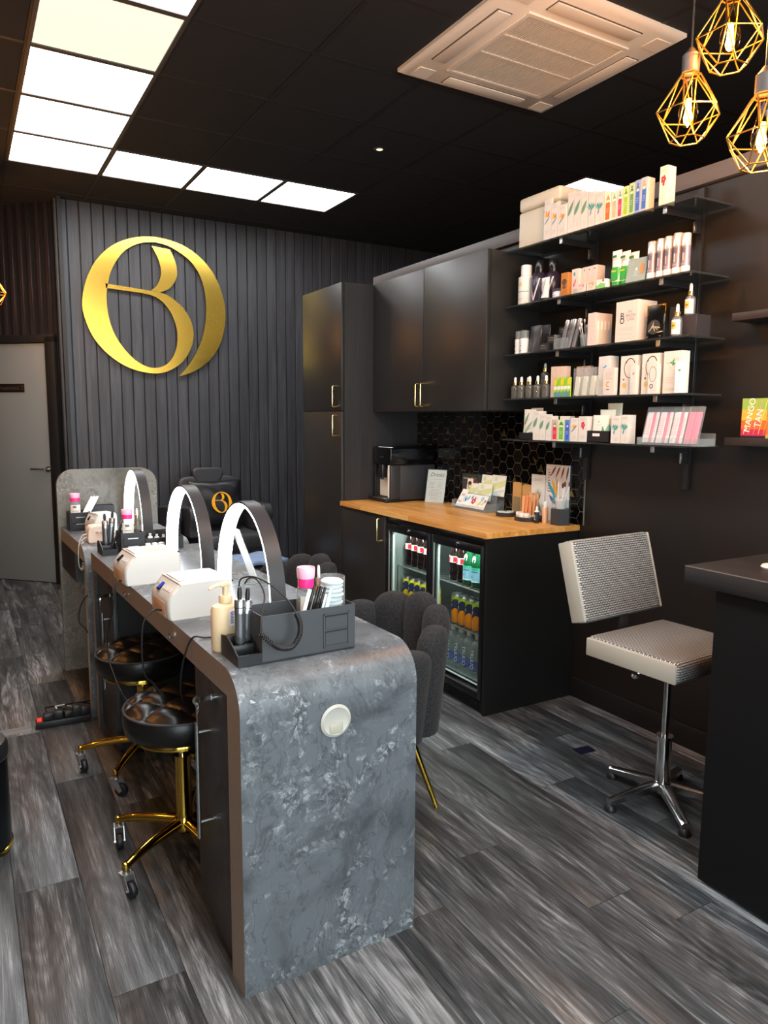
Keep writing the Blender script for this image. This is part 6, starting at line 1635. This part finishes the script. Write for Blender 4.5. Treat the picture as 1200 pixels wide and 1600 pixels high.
# caddy with drawers
def hollow(b, x0, x1, y0, y1, z0, z1, th, m):
    b.lo(x0, x1, y0, y0+th, z0, z1, m); b.lo(x0, x1, y1-th, y1, z0, z1, m); b.lo(x0, x0+th, y0+th, y1-th, z0, z1, m); b.lo(x1-th, x1, y0+th, y1-th, z0, z1, m); b.lo(x0, x1, y0, y1, z0, z0+th, m)
CAD = mat('caddy_charcoal', '#3a3b3e', .5, bump=.03, bscale=300)
cd = thing('desk_caddy', 'long charcoal desk caddy with two small drawers nearest the camera', 'caddy', (.614, 1.648, DT), DESK_T)
b = MB(); hollow(b, 0, .262, 0, .125, 0, .118, .003, CAD); b.lo(.003, .259, .004, .121, .06, .063, CAD); b.build('box', cd)
fr_ = MB(); fr_.lo(.168, .244, -.0025, 0, .012, .016, CAD); fr_.lo(.168, .244, -.0025, 0, .098, .102, CAD); fr_.lo(.168, .172, -.0025, 0, .012, .102, CAD); fr_.lo(.240, .244, -.0025, 0, .012, .102, CAD); fr_.build('drawer_frame', cd)
for z0, z1 in ((.018, .055), (.060, .096)):
    d = MB().lo(.174, .238, -.0015, .0, z0, z1, CAD, .0005, 1); d.lo(.174, .238, -.0024, -.0013, z1-.003, z1, BLACKC); d.build('drawer', cd)
cx, sx_ = math.cos(DESK_T), math.sin(DESK_T)
def cad(x, y, z): return (.614+cx*x-sx_*y, 1.648+sx_*x+cx*y, DT+z)
# acetone pump dispenser
PINK = mat('hot_pink', '#ef2f84', .3)
def pink_pump(label, loc, r=.026, h=.155):
    t = thing('pump_dispenser', label, 'dispenser', loc, 0, 'clear pump dispensers with pink tops')
    MB().lathe([(0, 0), (r, 0), (r*1.02, .003), (r*1.02, h*.58), (r*.8, h*.64), (0, h*.64)], CLEARBOTTLE, 22).build('bottle', t)
    MB().lathe([(r*.75, h*.63), (r*.84, h*.64), (r*.84, h*.80), (0, h*.80)], PINK, 22).build('pump_collar', t, label='hot pink collar')
    MB().lathe([(0, h*.80), (r*.86, h*.80), (r*.9, h*.82), (r*.95, h*.97), (r*.9, h), (r*.8, h*.96), (0, h*.93)], card('#eeb3cc', .3), 22).build('dish_top', t)
    p = MB(); band(p, r*1.02+.0005, h*.1, h*.5, card('#ddd8cf'), -1.0, 1.0, 12); band(p, r*1.02+.0008, h*.36, h*.44, card('#5a5552'), -.5, .1, 6); band(p, r*1.02+.0008, h*.2, h*.23, card('#8a857f'), -.6, .5, 6); p.build('label', t, fix=False)
    return t
pink_pump('clear pump dispenser with hot pink top in the near caddy', cad(.162, .088, .063), .026, .148)
simple('dropper_bottle', 'small amber dropper with white bulb behind the cotton box in the near caddy', 'bottle', *cad(.208, .105, .063), dropper(mat('amber_liquid', '#b5722a', .2), False, .145, .012), 0)
ct = thing('cotton_pot', 'clear ribbed pot stacked with white cotton pads in the near caddy', 'pot', cad(.218, .05, .063), DESK_T)
pr = [(.036*math.cos(2*PI*k/48)*(1+.012*(k % 2)), .036*math.sin(2*PI*k/48)*(1+.012*(k % 2))) for k in range(48)]
MB().prism(pr, 0, .125, CLEARBOTTLE, cap=False).build('pot', ct, ang=10); MB().prism(pr, 0, .003, CLEARBOTTLE).build('pot_floor', ct)
rc_ = random.Random(4)
for k in range(10):
    q = [(.031*math.cos(2*PI*j/16), .029*math.sin(2*PI*j/16)) for j in range(16)]
    MB().lathe([(0, 0), (.026, 0), (.0305, .004), (.0305, .007), (.026, .0105), (0, .0105)], mat('cotton', '#eeeef0', .95, bump=.4, bscale=200), 16).build('cotton_pad', ct, (rc_.uniform(-.003, .003), rc_.uniform(-.003, .003), .004+.0112*k), (rc_.uniform(-.05, .05), rc_.uniform(-.05, .05), 0))
for i, (x, c, r_p, h) in enumerate(((.122, '#e9ecee', .0052, .105), (.135, '#18181a', .0042, .112), (.146, '#18181a', .0042, .110), (.156, '#1c1c1e', .0042, .108), (.166, '#1a1a1c', .0042, .106), (.175, '#dfe8ee', .005, .085), (.186, '#dfe8ee', .005, .10))):
    b = MB().box((0, 0, h/2), (r_p*2, .0035, h), card(c, .4), bev=.001, seg=1) if c[1] in 'ed' else MB().lathe([(0, 0), (r_p, 0), (r_p, h*.6), (r_p*1.1, h*.61), (r_p*1.1, h*.64), (r_p, h*.65), (r_p*.8, h), (0, h)], card(c, .3), 12)
    o = b.build('nail_file' if c[1] in 'ed' else 'brush_pen', None, cad(x-.012, .02+.004*(i % 2), .066), (0, math.radians(17), DESK_T))
    tag(o, '%s %s from the left leaning in the near caddy' % (['first', 'first', 'second', 'third', 'fourth', 'second', 'third'][i], 'white nail file' if c[1] in 'ed' else 'black brush pen'), 'nail file' if c[1] in 'ed' else 'pen', 'files and pens in the near caddy')
for i in range(5):
    b = MB().box((0, 0, .008), (.02, .03, .016), card(('#f0f0ee', '#d8dcdc', '#e9e6e0', '#f2f2f0', '#cfd6d8')[i]), bev=.003)
    tag(b.build('buffer_block', None, cad(.02+.023*i, .05+.01*(i % 2), .0635), (0, 0, .2*i)), '%s small white buffer block from the left in the near caddy' % nth[i], 'buffer', 'white buffer blocks')

# acrylic phone stand
t = thing('acrylic_stand', 'clear acrylic sign stand leaning on the desk between the arch lamps', 'stand', (.90, 2.53, DT), math.radians(90))
b = MB(); b.lo(-.045, .045, -.06, .045, 0, .003, ACRYLIC); b.build('base', t)
b = MB(); b.lo(-.045, .045, 0, .003, 0, .215, pane_mat('frosted_acrylic', '#f4f6ee', 1.5, .08, .30)); o = b.build('upright', t, (0, -.02, .003), (math.radians(-20), 0, 0))
tag(MB().lo(-.09, .09, -.06, .06, 0, .002, pane_mat('green_mat', '#cfe6dc', 1.4, .05, .25)).build('hand_mat', None, (.78, 2.02, DT), (0, 0, .1)), 'thin clear green hand mat lying under the near arch lamp', 'mat')

# ------------------------------------------------------------------ on the far end of the desk and on the second desk
def drawer_box(label, loc, rz, wx=.10, wy=.11, h=.098):
    t = thing('drawer_box', label, 'drawer box', loc, rz, 'little black drawer boxes')
    b = MB(); hollow(b, -wx/2, wx/2, -wy/2, wy/2, 0, h, .003, BLACKPLASTIC); b.lo(-wx/2+.003, wx/2-.003, -wy/2+.003, wy/2-.003, h-.022, h-.02, BLACKPLASTIC); b.build('box', t)
    for z0 in (.008, .044):
        d = MB().lo(-wx/2+.008, wx/2-.008, -wy/2-.003, -wy/2, z0, z0+.032, BLACKPLASTIC, .001, 1).build('drawer', t); MB().lo(-.022, .022, -wy/2-.005, -wy/2-.003, z0+.027, z0+.031, STEEL).build('pull', d)
    return t
drawer_box('black drawer box under the pink-topped dispenser at the far end of the near desk', (.632, 3.345, DT), DESK_T)
pink_pump('clear pump dispenser with hot pink top on the middle drawer box', (.622, 3.345, DT+.079), .027, .118)
simple('dropper_bottle', 'gold-collared dropper bottle beside the pink-topped dispenser', 'bottle', .668, 3.36, DT+.079, dropper(AMBER, False, .118, .0135), 0)
holder('black stepped nail drill holder at the far end of the near desk', (.540, 3.375, DT), DESK_T)
handpiece('silver drill handpiece standing in the far holder', (.535, 3.385, DT+.022), (-.05, .0), 0, .12)
handpiece('second silver drill handpiece in the far holder, leaning', (.555, 3.405, DT+.02), (-.1, .12), 0, .13)
pen = MB().lathe([(0, 0), (.006, 0), (.006, .11), (.004, .125), (0, .125)], BLACKC, 12); o = pen.build('brush_pen', None, (.555, 3.36, DT+.03), (math.radians(0), math.radians(25), 0)); tag(o, 'thick black pen leaning in the far drill holder', 'pen')
t = thing('organiser', 'black open organiser with white bottles behind the farther curing lamp', 'organiser', (.79, 3.40, DT), DESK_T)
b = MB(); hollow(b, -.085, .085, -.03, .03, 0, .055, .003, BLACKPLASTIC); b.lo(-.085, .085, .027, .03, .055, .085, BLACKPLASTIC); b.build('tray', t)
for i in range(5):
    c0, h0 = (('#e9ecee', .07), ('#f0f0ee', .065), ('#cfd3d4', .06), ('#efe6d8', .072), ('#e4e4e2', .055))[i]
    b = MB().box((0, 0, h0*.4), (.02, .016, h0*.8), card(c0, .35), bev=.002); c = MB().lathe([(0, h0*.8), (.006, h0*.8), (.006, h0), (0, h0)], card('#d9d9d9', .3), 12)
    simple('polish_bottle', '%s little white bottle from the left in the black organiser' % nth[i], 'bottle', .73+.03*i, 3.395, DT+.004, [('bottle', b), ('cap', c)], 0, 'little white bottles')
for i in range(3):
    b = MB().box((0, 0, .02), (.022, .02, .04), card('#e8e8e6', .35), bev=.003); tag(b.build('sample_pot', None, (.705+.03*i, 3.33, DT), (0, 0, .3*i)), '%s little white pot before the black organiser' % nth[i], 'pot', 'little white pots')
# second desk
drawer_box('black drawer box at the far end of the second desk', (.528, 4.19, DT), DESK_T, .105, .12, .098)
pink_pump('clear pump dispenser with hot pink top on the farthest drawer box', (.512, 4.18, DT+.079), .028, .118)
for i in range(3):
    b = MB().box((0, 0, .055), (.013, .004, .11), card('#e6e8e8', .4), bev=.001, seg=1); tag(b.build('nail_file', None, (.548+.014*i, 4.175, DT+.08), (0, math.radians(28), 0)), '%s white nail file leaning from the farthest drawer box' % nth[i], 'nail file', 'nail files on the farthest drawer box')
t = thing('organiser', 'black low organiser leaning against the grey stone screen', 'organiser', (.66, 4.255, DT), DESK_T)
b = MB(); hollow(b, -.06, .06, -.03, .03, 0, .12, .003, BLACKPLASTIC); b.build('box', t)
for i in range(4):
    b = MB().lathe([(0, 0), (.011, 0), (.011, .045), (.006, .048), (.006, .07), (0, .07)], card('#e9e6e0', .35), 12); tag(b.build('polish_bottle', None, (.615+.028*i, 4.185, DT)), '%s white polish bottle from the left on the second desk' % nth[i], 'bottle', 'polish bottles on the second desk')
t = curing_lamp('small cream nail lamp tilted on the second desk', (.615, 4.02, DT), DESK_T+.25); t.scale = (.62, .62, .95)
t = thing('drill_machine', 'cream nail drill machine with coiled white lead on the second desk edge', 'nail drill', (.555, 3.735, DT), DESK_T)
b = MB(); P = resample([(-.05, 0), (.05, 0), (.052, .035), (.035, .075), (-.02, .082), (-.045, .07), (-.052, .03), (-.05, 0)], 26)[:-1]
b.prism([(p.x, p.y) for p in P], -.045, .045, mat('cream_pink_plastic', '#e2d2c4', .35), RX(PI/2)); b = b.build('body', t, ang=50); md = b.modifiers.new('bevel', 'BEVEL'); md.width = .008; md.segments = 3; md.limit_method = 'ANGLE'
MB().lo(-.047, .047, -.042, .042, -.0, .006, STEEL, .002).build('base_plate', t)
for k in range(3): MB().lathe([(0, 0), (.007, 0), (.007, .006), (0, .006)], card('#bcae9f', .3), 12, T=TR(-.01+.02*k, -.0455, .05) @ RX(PI/2)).build('dial', t)
S = spline([(-.05, -.01, .04), (-.075, -.02, .035), (-.092, -.03, .0), (-.098, -.03, -.06), (-.096, -.03, -.11), (-.085, -.03, -.125), (-.076, -.03, -.10), (-.075, -.03, -.04), (-.08, -.04, .015), (-.055, -.03, .03)], 360); coil = []
for i, p in enumerate(S):
    t_ = (S[min(i+1, len(S)-1)]-S[max(i-1, 0)]).normalized(); n1 = t_.cross(Vector((0, 1, 0))).normalized(); n2 = t_.cross(n1); a = 2*PI*i/360*34; rr = .006 if 190 < i < 320 else .0005
    coil.append(p+(n1*math.cos(a)+n2*math.sin(a))*rr)
MB().tube(coil, .0022, card('#cfcac2', .35), 5).build('coiled_lead', t, ang=80)

# ------------------------------------------------------------------ leads hanging from the desk
cable('grey lead running from the near curing lamp over the desk edge', [(.50, 2.20, DT+.02), (.47, 2.19, DT+.025), (.44, 2.19, DT-.02), (.44, 2.2, .66), (.47, 2.22, .61), (.50, 2.22, .565)], .003)
cable('black lead running from the pump bottle over the desk edge to the near stool', [(.60, 1.90, DT+.004), (.55, 1.915, DT+.004), (.518, 1.93, DT+.003), (.500, 1.955, DT-.06), (.498, 1.99, .68), (.52, 2.06, .60), (.56, 2.12, .565)], .0028)
cable('black lead dangling from the farther curing lamp past the stool', [(.475, 2.70, DT+.015), (.455, 2.69, DT+.012), (.44, 2.69, DT-.08), (.43, 2.72, .68), (.425, 2.75, .60), (.43, 2.74, .52), (.46, 2.62, .42), (.52, 2.50, .39), (.56, 2.42, .42)], .0028)
cable('thin black lead looping from the desk end down to the power strip', [(.470, 3.55, .60), (.44, 3.56, .55), (.43, 3.56, .48), (.455, 3.555, .44), (.465, 3.55, .42)], .0035)
